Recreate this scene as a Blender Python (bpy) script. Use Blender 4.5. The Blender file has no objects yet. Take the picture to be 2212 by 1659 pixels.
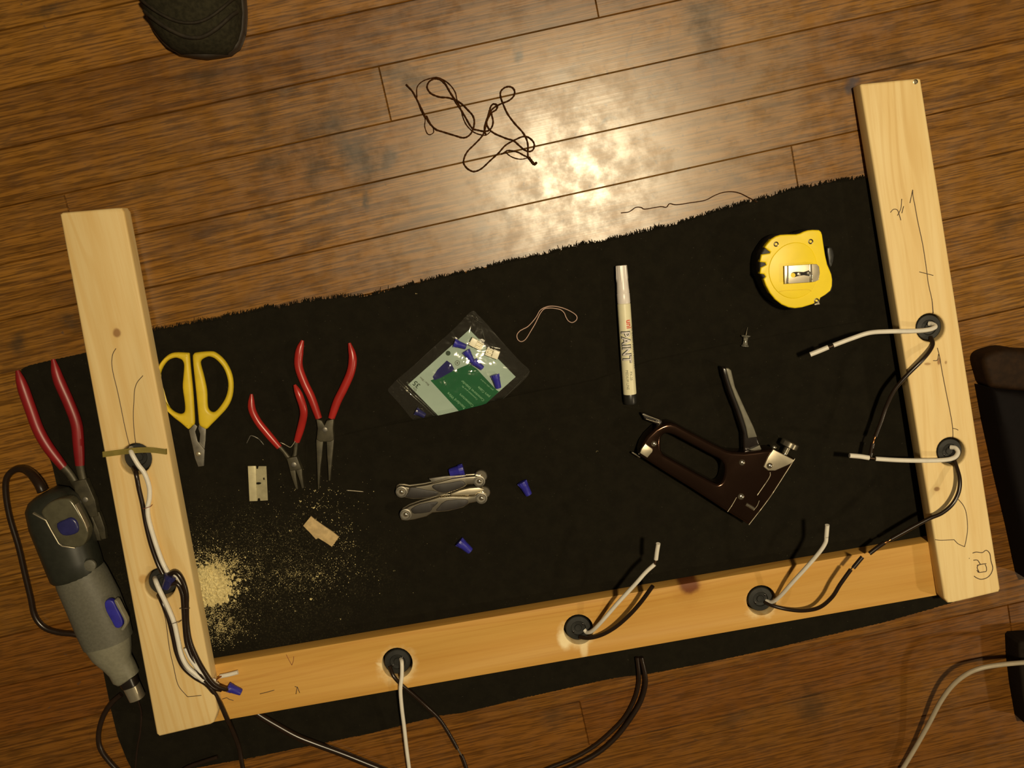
import bpy, bmesh, math, random
from mathutils import Vector, Matrix
random.seed(7)
PI = math.pi
sc = bpy.context.scene
COL = sc.collection

# ------------------------------------------------------------------ camera
F, CH, NX, NY = 2100.0, 1.06, 1020.0, 500.0     # focal px, height, pixel straight below the camera
zc = Vector((-(NX - 1106.0), (NY - 829.5), F)).normalized()
xc = (Vector((1, 0, 0)) - zc[0] * zc).normalized()
yc = zc.cross(xc)
ROT = Matrix((xc, yc, zc))                       # camera axes -> world axes
cam_d = bpy.data.cameras.new('camera')
cam = bpy.data.objects.new('camera', cam_d)
COL.objects.link(cam)
cam_d.sensor_fit = 'HORIZONTAL'
cam_d.sensor_width = 36.0
cam_d.lens = 36.0 * F / 2212.0
cam_d.clip_start = 0.01
cam.matrix_world = Matrix.Translation((0, 0, CH)) @ ROT.to_4x4()
sc.camera = cam

# ------------------------------------------------------------------ world and lamps
wd = bpy.data.worlds.new('room_dim_light')
sc.world = wd
wd.use_nodes = True
wd.node_tree.nodes['Background'].inputs[0].default_value = (1.0, 0.74, 0.45, 1)
wd.node_tree.nodes['Background'].inputs[1].default_value = 0.03

def lamp(name, loc, target, size, power, color):
    l = bpy.data.lights.new(name, 'AREA')
    l.shape = 'DISK'; l.size = size; l.energy = power; l.color = color
    o = bpy.data.objects.new(name, l)
    COL.objects.link(o)
    o.location = loc
    o.rotation_euler = (Vector(target) - Vector(loc)).to_track_quat('-Z', 'Y').to_euler()
    return o
lamp('ceiling_lamp_light', (0.34, 0.17, 2.15), (0.1, 0.0, 0), 0.11, 28.5, (1.0, 0.82, 0.52))
lamp('ceiling_lamp_light', (2.70, -1.05, 1.95), (0.2, -0.1, 0), 0.14, 13.0, (1.0, 0.82, 0.52))
sc.view_settings.view_transform = 'Standard'
sc.view_settings.look = 'None'
sc.view_settings.gamma = 1.0
sc.view_settings.use_curve_mapping = False
sc.view_settings.exposure = 0.42

# ------------------------------------------------------------------ helpers
def P(px, py, z=0.0):
    """world point at height z seen at photograph pixel px, py"""
    r = ROT @ Vector((px - 1106.0, -(py - 829.5), -F))
    t = (z - CH) / r.z
    return Vector((r.x * t, r.y * t, z))

def Z(ox, oy, s):
    """pixel converter for a zoomed crop with origin ox, oy and scale s"""
    return lambda pts: [(ox + p[0] / s, oy + p[1] / s) + tuple(p[2:]) for p in pts]

ORG = {}
def tag(o, label, cat, group=None, kind=None):
    if label: o['label'] = label
    if cat: o['category'] = cat
    if group: o['group'] = group
    if kind: o['kind'] = kind
    return o

def thing(name, px, py, z, label, cat, group=None):
    o = bpy.data.objects.new(name, None)
    COL.objects.link(o)
    o.empty_display_size = 0.02
    o.location = P(px, py, z)
    ORG[o.name] = o.location.copy()
    return tag(o, label, cat, group)

def mk(name, verts, faces, mat, parent=None, smooth=True, angle=40, uvs=None, cols=None, recalc=True):
    if parent is not None:
        org = ORG[parent.name]
    else:
        xs = [v[0] for v in verts]; ys = [v[1] for v in verts]; zs = [v[2] for v in verts]
        org = Vector(((min(xs) + max(xs)) / 2, (min(ys) + max(ys)) / 2, min(zs)))
    me = bpy.data.meshes.new(name)
    me.from_pydata([(v[0] - org.x, v[1] - org.y, v[2] - org.z) for v in verts], [], faces)
    if recalc:
        bm = bmesh.new(); bm.from_mesh(me)
        bmesh.ops.recalc_face_normals(bm, faces=bm.faces)
        bm.to_mesh(me); bm.free()
    me.materials.append(mat)
    if smooth:
        me.polygons.foreach_set('use_smooth', [True] * len(me.polygons))
        if angle < 180:
            try: me.set_sharp_from_angle(angle=math.radians(angle))
            except Exception: pass
    o = bpy.data.objects.new(name, me)
    COL.objects.link(o)
    if parent is not None:
        o.parent = parent
    else:
        o.location = org
    ORG[o.name] = org
    return o

def crom(pts, res=6, closed=False):
    """Catmull-Rom through points (tuples or Vectors of any length)"""
    pts = [tuple(p) for p in pts]
    n = len(pts)
    if n < 3: 
        if n == 2:
            return [tuple(a + (b - a) * i / res for a, b in zip(pts[0], pts[1])) for i in range(res + 1)]
        return pts
    out = []
    rng = range(n) if closed else range(n - 1)
    for i in rng:
        if closed:
            p0, p1, p2, p3 = pts[(i - 1) % n], pts[i], pts[(i + 1) % n], pts[(i + 2) % n]
        else:
            p1, p2 = pts[i], pts[i + 1]
            p0 = pts[i - 1] if i > 0 else tuple(2 * a - b for a, b in zip(p1, p2))
            p3 = pts[i + 2] if i + 2 < n else tuple(2 * a - b for a, b in zip(p2, p1))
        for k in range(res):
            t = k / res
            out.append(tuple(0.5 * (2 * b + (c - a) * t + (2 * a - 5 * b + 4 * c - d) * t * t + (3 * b - a - 3 * c + d) * t ** 3)
                             for a, b, c, d in zip(p0, p1, p2, p3)))
    if not closed: out.append(pts[-1])
    return out

def tube_geo(pts, r, sides=8, closed=False, flat=1.0, caps=True):
    """sweep; pts Vectors; r float or list; flat scales the vertical radius"""
    n = len(pts)
    pts = [Vector(p) for p in pts]
    rs = r if isinstance(r, (list, tuple)) else [r] * n
    V, Fc = [], []
    prev = None
    for i in range(n):
        a = pts[(i - 1) % n] if (closed or i > 0) else pts[i]
        b = pts[(i + 1) % n] if (closed or i < n - 1) else pts[i]
        t = (b - a)
        if t.length < 1e-9: t = Vector((1, 0, 0))
        t.normalize()
        ref = Vector((0, 0, 1))
        if abs(t.z) > 0.95:
            ref = prev if prev is not None else Vector((0, 1, 0))
        s = t.cross(ref).normalized()
        u = s.cross(t).normalized()
        if prev is not None and u.dot(prev) < 0: s, u = -s, -u
        prev = u
        for k in range(sides):
            an = 2 * PI * k / sides
            V.append(pts[i] + s * (rs[i] * math.cos(an)) + u * (rs[i] * flat * math.sin(an)))
    m = n if closed else n - 1
    for i in range(m):
        for k in range(sides):
            a = i * sides + k; b = i * sides + (k + 1) % sides
            c = ((i + 1) % n) * sides + (k + 1) % sides; d = ((i + 1) % n) * sides + k
            Fc.append((a, b, c, d))
    if not closed and caps:
        Fc.append(tuple(range(sides)))
        Fc.append(tuple((n - 1) * sides + k for k in range(sides)))
    return V, Fc

def merge(gs):
    V, Fc = [], []
    for v, f in gs:
        o = len(V)
        V += list(v); Fc += [tuple(i + o for i in q) for q in f]
    return V, Fc

def wire_pts(pts, res=6, closed=False):
    """pts are (px,py,z): spline them in pixels + height, then put them in the world"""
    return [P(*q) for q in crom(pts, res, closed)]

def tube(name, pts, r, mat, parent=None, sides=8, res=6, closed=False, flat=1.0, world=False):
    w = [Vector(p) for p in (crom(pts, res, closed) if world else wire_pts(pts, res, closed))]
    if isinstance(r, (list, tuple)):
        n = len(w); m = len(r) - 1
        rr = []
        for i in range(n):
            f = i / (n - 1) * m; j = min(int(f), m - 1)
            rr.append(r[j] + (r[j + 1] - r[j]) * (f - j))
        r = rr
    v, f = tube_geo(w, r, sides, closed, flat)
    return mk(name, v, f, mat, parent, angle=60)

def round_ends(r, n=3):
    """radius profile helper: rounded tips"""
    return [r * 0.35, r * 0.85] + [r] * n + [r * 0.85, r * 0.35]

def offset_loop(loop, d):
    """move closed 2-D loop (Vectors) inwards by d (to its left if CCW)"""
    n = len(loop); out = []
    area = sum(loop[i].x * loop[(i + 1) % n].y - loop[(i + 1) % n].x * loop[i].y for i in range(n))
    sg = 1 if area > 0 else -1
    for i in range(n):
        a, b, c = loop[i - 1], loop[i], loop[(i + 1) % n]
        e1 = (b.xy - a.xy); e2 = (c.xy - b.xy)
        if e1.length < 1e-9: e1 = e2
        if e2.length < 1e-9: e2 = e1
        e1.normalize(); e2.normalize()
        n1 = Vector((-e1.y, e1.x)); n2 = Vector((-e2.y, e2.x))
        m = n1 + n2
        if m.length < 1e-6: m = n1.copy()
        m.normalize()
        k = 1.0 / max(0.5, m.dot(n1))
        out.append(Vector((b.x + m.x * d * sg * k, b.y + m.y * d * sg * k, b.z)))
    return out

def prism_geo(outer, zt, zb, bevel=0.0, holes=(), sm=0, steps=3, bot_bevel=False, world=False, hsm=0):
    """outline in photo pixels seen at its top height, extruded straight down; rounded top edges; real holes"""
    zf = zt if callable(zt) else (lambda x, y: zt)
    bf = zb if callable(zb) else (lambda x, y: zb)
    loops = []
    for li, lp in enumerate([outer] + list(holes)):
        s_ = sm if li == 0 else (hsm or sm)
        q = crom([(p[0], p[1]) for p in lp], s_, True) if s_ else [(p[0], p[1]) for p in lp]
        if world:
            top = [Vector((a, b, zf(a, b))) for a, b in q]
            bot = [Vector((a, b, bf(a, b))) for a, b in q]
        else:
            top = [P(a, b, zf(a, b)) for a, b in q]
            bot = [Vector((t.x, t.y, bf(a, b))) for t, (a, b) in zip(top, q)]
        loops.append((top, bot, li > 0))
    bm = bmesh.new()
    top_edges, bot_edges = [], []
    for top, bot, hole in loops:
        rings = []
        st = steps if bevel > 0 else 0
        for k in range(st + 1):
            if bevel > 0:
                an = PI / 2 * k / steps
                off = bevel * (1 - math.sin(an)); dz = bevel * (1 - math.cos(an))
            else: off = 0; dz = 0
            ring = offset_loop(top, -off if hole else off) if off > 1e-9 else [t.copy() for t in top]
            rings.append([Vector((p.x, p.y, p.z - dz)) for p in ring])
        if bot_bevel and bevel > 0:
            for k in range(steps, -1, -1):
                an = PI / 2 * k / steps
                off = bevel * (1 - math.sin(an)); dz = bevel * (1 - math.cos(an))
                ring = offset_loop(bot, -off if hole else off) if off > 1e-9 else [t.copy() for t in bot]
                rings.append([Vector((p.x, p.y, p.z + dz)) for p in ring])
        else:
            rings.append([b.copy() for b in bot])
        vr = [[bm.verts.new(p) for p in r] for r in rings]
        n = len(top)
        for a, b in zip(vr[:-1], vr[1:]):
            for i in range(n):
                j = (i + 1) % n
                try: bm.faces.new((a[i], a[j], b[j], b[i]))
                except ValueError: pass
        for ringv, store in ((vr[0], top_edges), (vr[-1], bot_edges)):
            for i in range(n):
                e = bm.edges.get((ringv[i], ringv[(i + 1) % n]))
                if e: store.append(e)
    bmesh.ops.triangle_fill(bm, use_beauty=True, use_dissolve=False, edges=top_edges)
    bmesh.ops.triangle_fill(bm, use_beauty=True, use_dissolve=False, edges=bot_edges)
    bmesh.ops.recalc_face_normals(bm, faces=bm.faces)
    bm.verts.index_update()
    V = [v.co.copy() for v in bm.verts]
    Fc = [tuple(v.index for v in f.verts) for f in bm.faces]
    bm.free()
    return V, Fc

def prism(name, outer, zt, zb, mat, parent=None, bevel=0.0, holes=(), sm=0, steps=3, bot_bevel=False, world=False, angle=35, hsm=0):
    v, f = prism_geo(outer, zt, zb, bevel, holes, sm, steps, bot_bevel, world, hsm)
    return mk(name, v, f, mat, parent, angle=angle)

def rev_geo(p0, ax, prof, sides=24, flatv=1.0, flute=0, fl_amp=0.0):
    """surface of revolution about ax from p0; prof = [(distance, radius)]"""
    ax = Vector(ax).normalized()
    ref = Vector((0, 0, 1)) if abs(ax.z) < 0.9 else Vector((1, 0, 0))
    s = ax.cross(ref).normalized(); u = s.cross(ax).normalized()
    V, Fc = [], []
    for d, r in prof:
        for k in range(sides):
            an = 2 * PI * k / sides
            rr = r * (1 + (fl_amp * math.cos(flute * an) if flute else 0))
            V.append(Vector(p0) + ax * d + s * (rr * math.cos(an)) + u * (rr * flatv * math.sin(an)))
    for i in range(len(prof) - 1):
        for k in range(sides):
            a = i * sides + k; b = i * sides + (k + 1) % sides
            Fc.append((a, b, b + sides, a + sides))
    Fc.append(tuple(range(sides)))
    Fc.append(tuple((len(prof) - 1) * sides + k for k in range(sides)))
    return V, Fc

def rev(name, p0, ax, prof, mat, parent=None, sides=24, flatv=1.0, flute=0, fl_amp=0.0, angle=35):
    v, f = rev_geo(p0, ax, prof, sides, flatv, flute, fl_amp)
    return mk(name, v, f, mat, parent, angle=angle)

def dome(name, px, py, z, r, h, mat, parent):
    """low rivet or screw head standing on height z"""
    pr = [(0, r)] + [(h * math.sin(a), r * math.cos(a)) for a in (0.3, 0.6, 0.9, 1.2, 1.45)]
    return rev(name, P(px, py, z), (0, 0, 1), pr, mat, parent, sides=20, angle=60)

def loft(name, secs, mat, parent=None, sides=28, power=2.0, angle=50):
    """secs: (px,py,z,half width m, half height m); sections stand across the horizontal path"""
    pts = [P(s[0], s[1], s[2]) for s in secs]
    V, Fc = [], []
    n = len(pts)
    for i in range(n):
        a = pts[max(0, i - 1)]; b = pts[min(n - 1, i + 1)]
        t = (b - a); t.z = 0; t.normalize()
        sd = Vector((t.y, -t.x, 0))
        rx, rz = secs[i][3], secs[i][4]
        pw = secs[i][5] if len(secs[i]) > 5 else power
        for k in range(sides):
            an = 2 * PI * k / sides
            c, s_ = math.cos(an), math.sin(an)
            x = math.copysign(abs(c) ** (2 / pw), c) * rx
            z = math.copysign(abs(s_) ** (2 / pw), s_) * rz
            V.append(pts[i] + sd * x + Vector((0, 0, z)))
    for i in range(n - 1):
        for k in range(sides):
            a = i * sides + k; b = i * sides + (k + 1) % sides
            Fc.append((a, b, b + sides, a + sides))
    Fc.append(tuple(range(sides)))
    Fc.append(tuple((n - 1) * sides + k for k in range(sides)))
    return mk(name, V, Fc, mat, parent, angle=angle)

def text_geo(body, bold=0.0, cut=0.0):
    cu = bpy.data.curves.new('lettering', 'FONT')
    cu.body = body; cu.size = 1.0; cu.offset = bold; cu.resolution_u = 2
    to = bpy.data.objects.new('lettering', cu)
    COL.objects.link(to)
    bpy.context.view_layer.update()
    dg = bpy.context.evaluated_depsgraph_get()
    me = bpy.data.meshes.new_from_object(to.evaluated_get(dg))
    if cut:
        bm = bmesh.new(); bm.from_mesh(me)
        y = -0.3
        while y < 0.9:
            bmesh.ops.bisect_plane(bm, geom=bm.verts[:] + bm.edges[:] + bm.faces[:], plane_co=(0, y, 0), plane_no=(0, 1, 0))
            y += cut
        bm.to_mesh(me); bm.free()
    V = [(v.co.x, v.co.y) for v in me.vertices]
    Fc = [tuple(p.vertices) for p in me.polygons]
    bpy.data.objects.remove(to); bpy.data.curves.remove(cu); bpy.data.meshes.remove(me)
    return V, Fc

def text_px(name, body, px, py, ex, ey, size, z, mat, parent, bold=0.0, stretch=1.0):
    V, Fc = text_geo(body, bold)
    L = math.hypot(ex, ey); ex /= L; ey /= L
    nx, ny = ey, -ex
    W = [P(px + (x * ex * stretch + y * nx) * size, py + (x * ey * stretch + y * ny) * size, z) for x, y in V]
    return mk(name, W, Fc, mat, parent, smooth=False, recalc=False)

# ------------------------------------------------------------------ materials
class NT:
    def __init__(s, name):
        s.m = bpy.data.materials.new(name); s.m.use_nodes = True
        s.t = s.m.node_tree
        s.b = s.t.nodes['Principled BSDF']
    def n(s, ty, inp=(), **kw):
        nd = s.t.nodes.new(ty)
        for k, v in kw.items(): setattr(nd, k, v)
        for k, v in (inp.items() if isinstance(inp, dict) else enumerate(inp)):
            if v is None: continue
            if isinstance(v, bpy.types.NodeSocket): s.t.links.new(v, nd.inputs[k])
            else: nd.inputs[k].default_value = v
        return nd
    def mth(s, op, a, b=None, c=None, clamp=False):
        return s.n('ShaderNodeMath', (a, b, c), operation=op, use_clamp=clamp).outputs[0]
    def vm(s, op, a, b=None):
        nd = s.n('ShaderNodeVectorMath', (a, b), operation=op)
        return nd.outputs['Value'] if op in ('LENGTH', 'DOT_PRODUCT') else nd.outputs[0]
    def noise(s, vec, scale, detail=3, rough=0.55, dist=0.0):
        return s.n('ShaderNodeTexNoise', {'Vector': vec, 'Scale': scale, 'Detail': detail, 'Roughness': rough, 'Distortion': dist}).outputs[0]
    def mix(s, f, a, b, mode='MIX'):
        nd = s.n('ShaderNodeMix', data_type='RGBA', blend_type=mode)
        for i, v in ((0, f), (6, a), (7, b)):
            if isinstance(v, bpy.types.NodeSocket): s.t.links.new(v, nd.inputs[i])
            else: nd.inputs[i].default_value = v if i == 0 else (*v[:3], 1)
        return nd.outputs[2]
    def ramp(s, f, a, b, lo=0.0, hi=1.0):
        return s.n('ShaderNodeMapRange', (f, lo, hi, a, b), interpolation_type='SMOOTHSTEP').outputs[0]
    def sep(s, v): return s.n('ShaderNodeSeparateXYZ', (v,)).outputs
    def comb(s, x, y, z=0.0): return s.n('ShaderNodeCombineXYZ', (x, y, z)).outputs[0]
    def pos(s): return s.n('ShaderNodeNewGeometry').outputs['Position']
    def set(s, **kw):
        for k, v in kw.items():
            i = s.b.inputs[k.replace('_', ' ')]
            if isinstance(v, bpy.types.NodeSocket): s.t.links.new(v, i)
            elif isinstance(v, (tuple, list)): i.default_value = (*v[:3], 1)
            else: i.default_value = v
        return s
    def bump(s, h, strength=0.3, dist=0.001):
        nd = s.n('ShaderNodeBump', {'Height': h, 'Strength': strength, 'Distance': dist})
        s.t.links.new(nd.outputs[0], s.b.inputs['Normal'])

def plain(name, col, rough=0.5, metal=0.0, var=0.12, scale=120.0, bump=0.0, spec=0.5):
    m = NT(name)
    v = m.noise(m.pos(), scale, 3)
    f = m.ramp(v, 0.0, 1.0, 0.3, 0.7)
    m.set(Base_Color=m.mix(f, tuple(c * (1 - var) for c in col), tuple(min(1, c * (1 + var)) for c in col)),
          Roughness=rough, Metallic=metal, Specular_IOR_Level=spec)
    if bump: m.bump(v, bump, 0.0006)
    return m.m

def blob(m, vec, c, rx, ry, ang=0.0, nz=None, amp=0.6, soft=0.35):
    """soft edged patch: 1 inside, 0 outside"""
    d = m.vm('SUBTRACT', vec, (c[0], c[1], 0))
    if ang:
        d = m.n('ShaderNodeVectorRotate', {'Vector': d, 'Angle': -ang}, rotation_type='Z_AXIS').outputs[0]
    d = m.vm('MULTIPLY', d, (1 / rx, 1 / ry, 0))
    l = m.vm('LENGTH', d)
    if nz is not None:
        l = m.mth('ADD', l, m.mth('MULTIPLY', m.mth('SUBTRACT', nz, 0.5), amp))
    return m.ramp(l, 1.0, 0.0, soft, 1.0)

# floor seams measured in the photograph: k = SX*x + SY*y + S2
SX, SY, S2 = 3.74391166, -17.10063549, 5.27731145
SL2 = SX * SX + SY * SY
FW = 1 / math.sqrt(SL2)
FU = Vector((-SY, SX)) * FW
def fpt(k, u):
    return Vector((SX / SL2 * (k - S2) + FU.x * u, SY / SL2 * (k - S2) + FU.y * u))

def floor_material():
    m = NT('worn_oak_floor')
    uv = m.n('ShaderNodeUVMap', uv_map='plank').outputs[0]
    rnd = m.n('ShaderNodeVertexColor', layer_name='plank_tone').outputs[0]
    r = m.sep(rnd)
    su = m.vm('MULTIPLY', uv, (9.0, 260.0, 1.0))
    pore = m.noise(m.vm('MULTIPLY', uv, (26.0, 520.0, 1.0)), 1.0, 2, 0.6)
    grain = m.noise(m.vm('MULTIPLY', uv, (3.5, 260.0, 1.0)), 1.0, 3, 0.6)
    warp = m.noise(m.vm('MULTIPLY', uv, (1.6, 14.0, 1.0)), 1.0, 2, 0.5)
    uvs = m.sep(uv)
    bands = m.mth('SINE', m.mth('MULTIPLY', m.mth('ADD', uvs[1], m.mth('MULTIPLY', warp, 0.09)), 560.0))
    bandf = m.ramp(bands, 0.0, 1.0, 0.0, 1.0)
    broad = m.noise(m.pos(), 7.0, 3, 0.6)
    c = m.mix(r[0], (0.165, 0.066, 0.0085), (0.29, 0.128, 0.0175))
    c = m.mix(m.mth('MULTIPLY', r[1], 0.60), c, (0.17, 0.052, 0.007))
    c = m.mix(m.mth('MULTIPLY', m.ramp(broad, 0.0, 1.0, 0.35, 0.70), m.ramp(r[1], 0.45, 0.12, 0.1, 0.7)), c, (0.27, 0.125, 0.018))
    c = m.mix(m.mth('MULTIPLY', m.ramp(grain, 1.0, 0.0, 0.40, 0.55), 0.38), c, (0.060, 0.020, 0.002))
    c = m.mix(m.mth('MULTIPLY', bandf, m.mth('MULTIPLY', m.mth('POWER', r[2], 2.0), 0.55)), c, (0.055, 0.019, 0.002))
    c = m.mix(m.mth('MULTIPLY', m.ramp(pore, 1.0, 0.0, 0.42, 0.52), 0.5), c, (0.03, 0.012, 0.002))
    nz = m.noise(m.pos(), 34.0, 4, 0.65)
    nz2 = m.noise(m.pos(), 90.0, 3, 0.6)
    wv = m.n('ShaderNodeTexNoise', {'Vector': m.pos(), 'Scale': 16.0, 'Detail': 4, 'Roughness': 0.65}).outputs['Color']
    wpos = m.vm('ADD', m.pos(), m.vm('MULTIPLY', m.vm('SUBTRACT', wv, (.5, .5, .5)), (.055, .055, 0)))
    # pale worn traffic area
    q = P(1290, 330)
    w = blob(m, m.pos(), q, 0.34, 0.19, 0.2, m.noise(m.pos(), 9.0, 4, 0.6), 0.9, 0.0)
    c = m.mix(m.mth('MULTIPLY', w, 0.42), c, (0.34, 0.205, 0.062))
    # dark stains, plus the shoe's shadow painted under its toe (px, py, rx px, ry px, strength)
    st = [(900, 170, 40, 30, .5), (700, 420, 30, 14, .4), (1035, 500, 12, 40, .35), (560, 470, 50, 12, .35), (1010, 120, 30, 10, .3), (1230, 150, 50, 12, .3), (1530, 90, 30, 50, .45), (735, 260, 30, 45, .55), (765, 330, 48, 45, .75), (835, 350, 20, 25, .6), (600, 340, 55, 30, .45), (670, 365, 26, 40, .5),
          (798, 435, 12, 22, .75), (790, 365, 40, 25, .5), (690, 290, 60, 40, .3), (560, 240, 30, 60, .25), (450, 160, 60, 25, .45),
          (860, 155, 55, 22, .45), (610, 185, 40, 9, .5), (1112, 108, 12, 18, .7), (1315, 265, 20, 8, .8), (1270, 285, 9, 6, .6),
          (1180, 262, 5, 5, .9), (1200, 270, 4, 4, .9), (1520, 30, 60, 40, .5), (1580, 170, 10, 10, .4), (1790, 385, 40, 12, .6),
          (1590, 395, 30, 12, .4), (1853, 176, 17, 22, .85), (1940, 130, 50, 28, .4), (1090, 470, 14, 40, .35), (320, 405, 55, 22, .35),
          (40, 740, 28, 35, .6), (150, 690, 30, 25, .4), (30, 300, 60, 12, .25), (2180, 480, 45, 30, .35), (1750, 1520, 50, 60, .45),
          (1590, 1555, 60, 20, .35), (700, 1550, 30, 20, .2), (1200, 1560, 45, 25, .4), (110, 20, 60, 14, .5), (1420, 100, 45, 30, .25)]
    for px, py, rx, ry, s_ in st:
        b = blob(m, wpos, P(px, py), rx * 1.3 / 2050, ry * 1.3 / 2050, 0.2, nz, 1.2, 0.0)
        c = m.mix(m.mth('MULTIPLY', b, min(1, s_ * 1.1)), c, (0.032, 0.025, 0.016) if s_ < .85 else (0.06, 0.045, 0.055))
    # outline of a dried spill, top right of the middle
    for px, py, rx, ry in ((1400, 105, 62, 62), (1470, 150, 75, 40), (1430, 200, 30, 30)):
        d = m.vm('SUBTRACT', wpos, P(px, py))
        l = m.vm('LENGTH', m.vm('MULTIPLY', d, (2050 / rx, 2050 / ry, 0)))
        l = m.mth('ADD', l, m.mth('MULTIPLY', m.mth('SUBTRACT', nz, 0.5), 1.1))
        ring = m.ramp(m.mth('ABSOLUTE', m.mth('SUBTRACT', l, 0.95)), 1.0, 0.0, 0.0, 0.12)
        c = m.mix(m.mth('MULTIPLY', ring, 0.30), c, (0.09, 0.055, 0.03))
    spots = m.mth('MAXIMUM', m.ramp(nz2, 0.0, 1.0, 0.70, 0.76), m.mth('MULTIPLY', w, m.ramp(m.noise(m.pos(), 130.0, 4, 0.7), 0.0, 1.0, 0.58, 0.66)))
    c = m.mix(m.mth('MULTIPLY', spots, 0.7), c, (0.07, 0.045, 0.03))
    dirt = m.ramp(m.noise(m.pos(), 16.0, 5, 0.7), 0.0, 1.0, 0.52, 0.8)
    c = m.mix(m.mth('MULTIPLY', dirt, 0.30), c, (0.10, 0.055, 0.022))
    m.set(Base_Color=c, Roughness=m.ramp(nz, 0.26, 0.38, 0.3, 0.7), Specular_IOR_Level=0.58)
    m.bump(m.mth('ADD', m.mth('MULTIPLY', grain, 0.15), m.mth('MULTIPLY', broad, 0.7)), 0.30, 0.0010)
    return m.m

def pine(name, ang, base, dark, knots=(), pale=(), seed=0.0, contrast=0.5):
    m = NT(name)
    p = m.pos()
    q = m.n('ShaderNodeVectorRotate', {'Vector': p, 'Angle': -ang}, rotation_type='Z_AXIS').outputs[0]
    q = m.vm('ADD', q, (seed, seed * 2, 0))
    big = m.noise(m.vm('MULTIPLY', q, (16.0, 1.6, 16.0)), 1.0, 2, 0.5)
    x = m.sep(q)[0]
    rings = m.mth('SINE', m.mth('MULTIPLY', m.mth('ADD', x, m.mth('MULTIPLY', big, 0.10)), 560.0))
    fine = m.noise(m.vm('MULTIPLY', q, (420.0, 9.0, 420.0)), 1.0, 3, 0.6)
    mid = m.noise(m.vm('MULTIPLY', q, (60.0, 4.0, 60.0)), 1.0, 3, 0.6)
    c = m.mix(m.ramp(mid, 0.0, 1.0, 0.3, 0.7), base, tuple(b * k for b, k in zip(base, (0.94, 0.88, 0.78))))
    c = m.mix(m.mth('MULTIPLY', m.mth('MULTIPLY', m.ramp(rings, 0.0, 1.0, 0.1, 1.0), m.ramp(big, 0.25, 1.0, 0.42, 0.62)), contrast), c, dark)
    c = m.mix(m.mth('MULTIPLY', m.ramp(fine, 1.0, 0.0, 0.3, 0.5), 0.22), c, dark)
    nz = m.noise(p, 60.0, 3, 0.6)
    for (px, py, z, rx, ry, col, s_) in knots:
        hz = blob(m, p, P(px, py, z), rx * 2.2 / 2050, ry * 3.0 / 2050, 0, nz, 0.8, 0.1)
        c = m.mix(m.mth('MULTIPLY', hz, s_ * 0.45), c, dark)
        k = blob(m, p, P(px, py, z), rx * 1.15 / 2050, ry * 1.15 / 2050, 0, nz, 0.5, 0.5)
        c = m.mix(m.mth('MULTIPLY', k, s_), c, col)
    for (px, py, z, rx, ry, an, s_) in pale:
        k = blob(m, p, P(px, py, z), rx / 2050, ry / 2050, an, nz, 0.9, 0.35)
        c = m.mix(m.mth('MULTIPLY', k, s_), c, (0.88, 0.72, 0.42))
    m.set(Base_Color=c, Roughness=0.55, Specular_IOR_Level=0.35)
    m.bump(fine, 0.12, 0.0005)
    return m.m

def cloth_material():
    m = NT('black_cotton')
    p = m.pos()
    wv = m.noise(p, 900.0, 2, 0.6)
    fz = m.noise(p, 55.0, 4, 0.7)
    c = m.mix(m.ramp(fz, 0.0, 1.0, 0.3, 0.7), (0.0080, 0.0066, 0.0039), (0.0110, 0.0091, 0.0052))
    lint = m.ramp(m.noise(p, 420.0, 2, 0.5), 0.0, 1.0, 0.73, 0.77)
    c = m.mix(m.mth('MULTIPLY', lint, 0.25), c, (0.10, 0.09, 0.06))
    # fine wood dust rubbed into the weave below and beside the pliers
    q = P(560, 1240)
    d = blob(m, p, q, 0.19, 0.125, 0.0, m.noise(p, 22.0, 4, 0.6), 1.0, 0.05)
    dust = m.ramp(m.noise(p, 520.0, 3, 0.7), 0.0, 1.0, 0.50, 0.72)
    c = m.mix(m.mth('MULTIPLY', m.mth('MULTIPLY', d, dust), 0.10), c, (0.5, 0.42, 0.2))
    m.set(Base_Color=c, Roughness=0.95, Specular_IOR_Level=0.1)
    m.bump(wv, 0.5, 0.0004)
    return m.m

M = {}
M['floor'] = floor_material()
M['cloth'] = cloth_material()
M['white_wire'] = plain('white_pvc_insulation', (0.72, 0.68, 0.60), 0.42, var=0.04)
M['black_wire'] = plain('black_pvc_insulation', (0.018, 0.010, 0.006), 0.28, var=0.1)
M['grey_cord'] = plain('beige_cord_pvc', (0.36, 0.30, 0.21), 0.5, var=0.05)
M['copper'] = plain('copper_strands', (0.62, 0.27, 0.11), 0.3, 1.0)
M['old_copper'] = plain('tarnished_strands', (0.10, 0.06, 0.035), 0.45, 0.6)
M['bakelite'] = plain('black_bakelite', (0.011, 0.011, 0.009), 0.55, var=0.4, scale=60, bump=0.2)
M['brass'] = plain('dull_screw_steel', (0.30, 0.25, 0.16), 0.35, 1.0)
M['yellow'] = plain('yellow_plastic', (0.90, 0.68, 0.010), 0.42, var=0.05, scale=30)
M['scissor_yellow'] = plain('matte_yellow_plastic', (0.66, 0.48, 0.02), 0.45, var=0.08, scale=40)
M['red'] = plain('red_dipped_vinyl', (0.34, 0.018, 0.014), 0.30, var=0.1, scale=30)
M['red_shaded'] = plain('shaded_red_vinyl', (0.20, 0.008, 0.010), 0.4, var=0.15, scale=30)  # red vinyl darkened to carry the shade over the left pliers
M['steel_dark'] = plain('oiled_tool_steel', (0.058, 0.050, 0.030), 0.5, 0.4, var=0.25)
M['steel_mid'] = plain('brushed_steel', (0.20, 0.185, 0.155), 0.45, 0.7, var=0.15)
M['chrome'] = plain('bright_chrome', (0.66, 0.60, 0.47), 0.20, 0.95, var=0.04)
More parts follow.
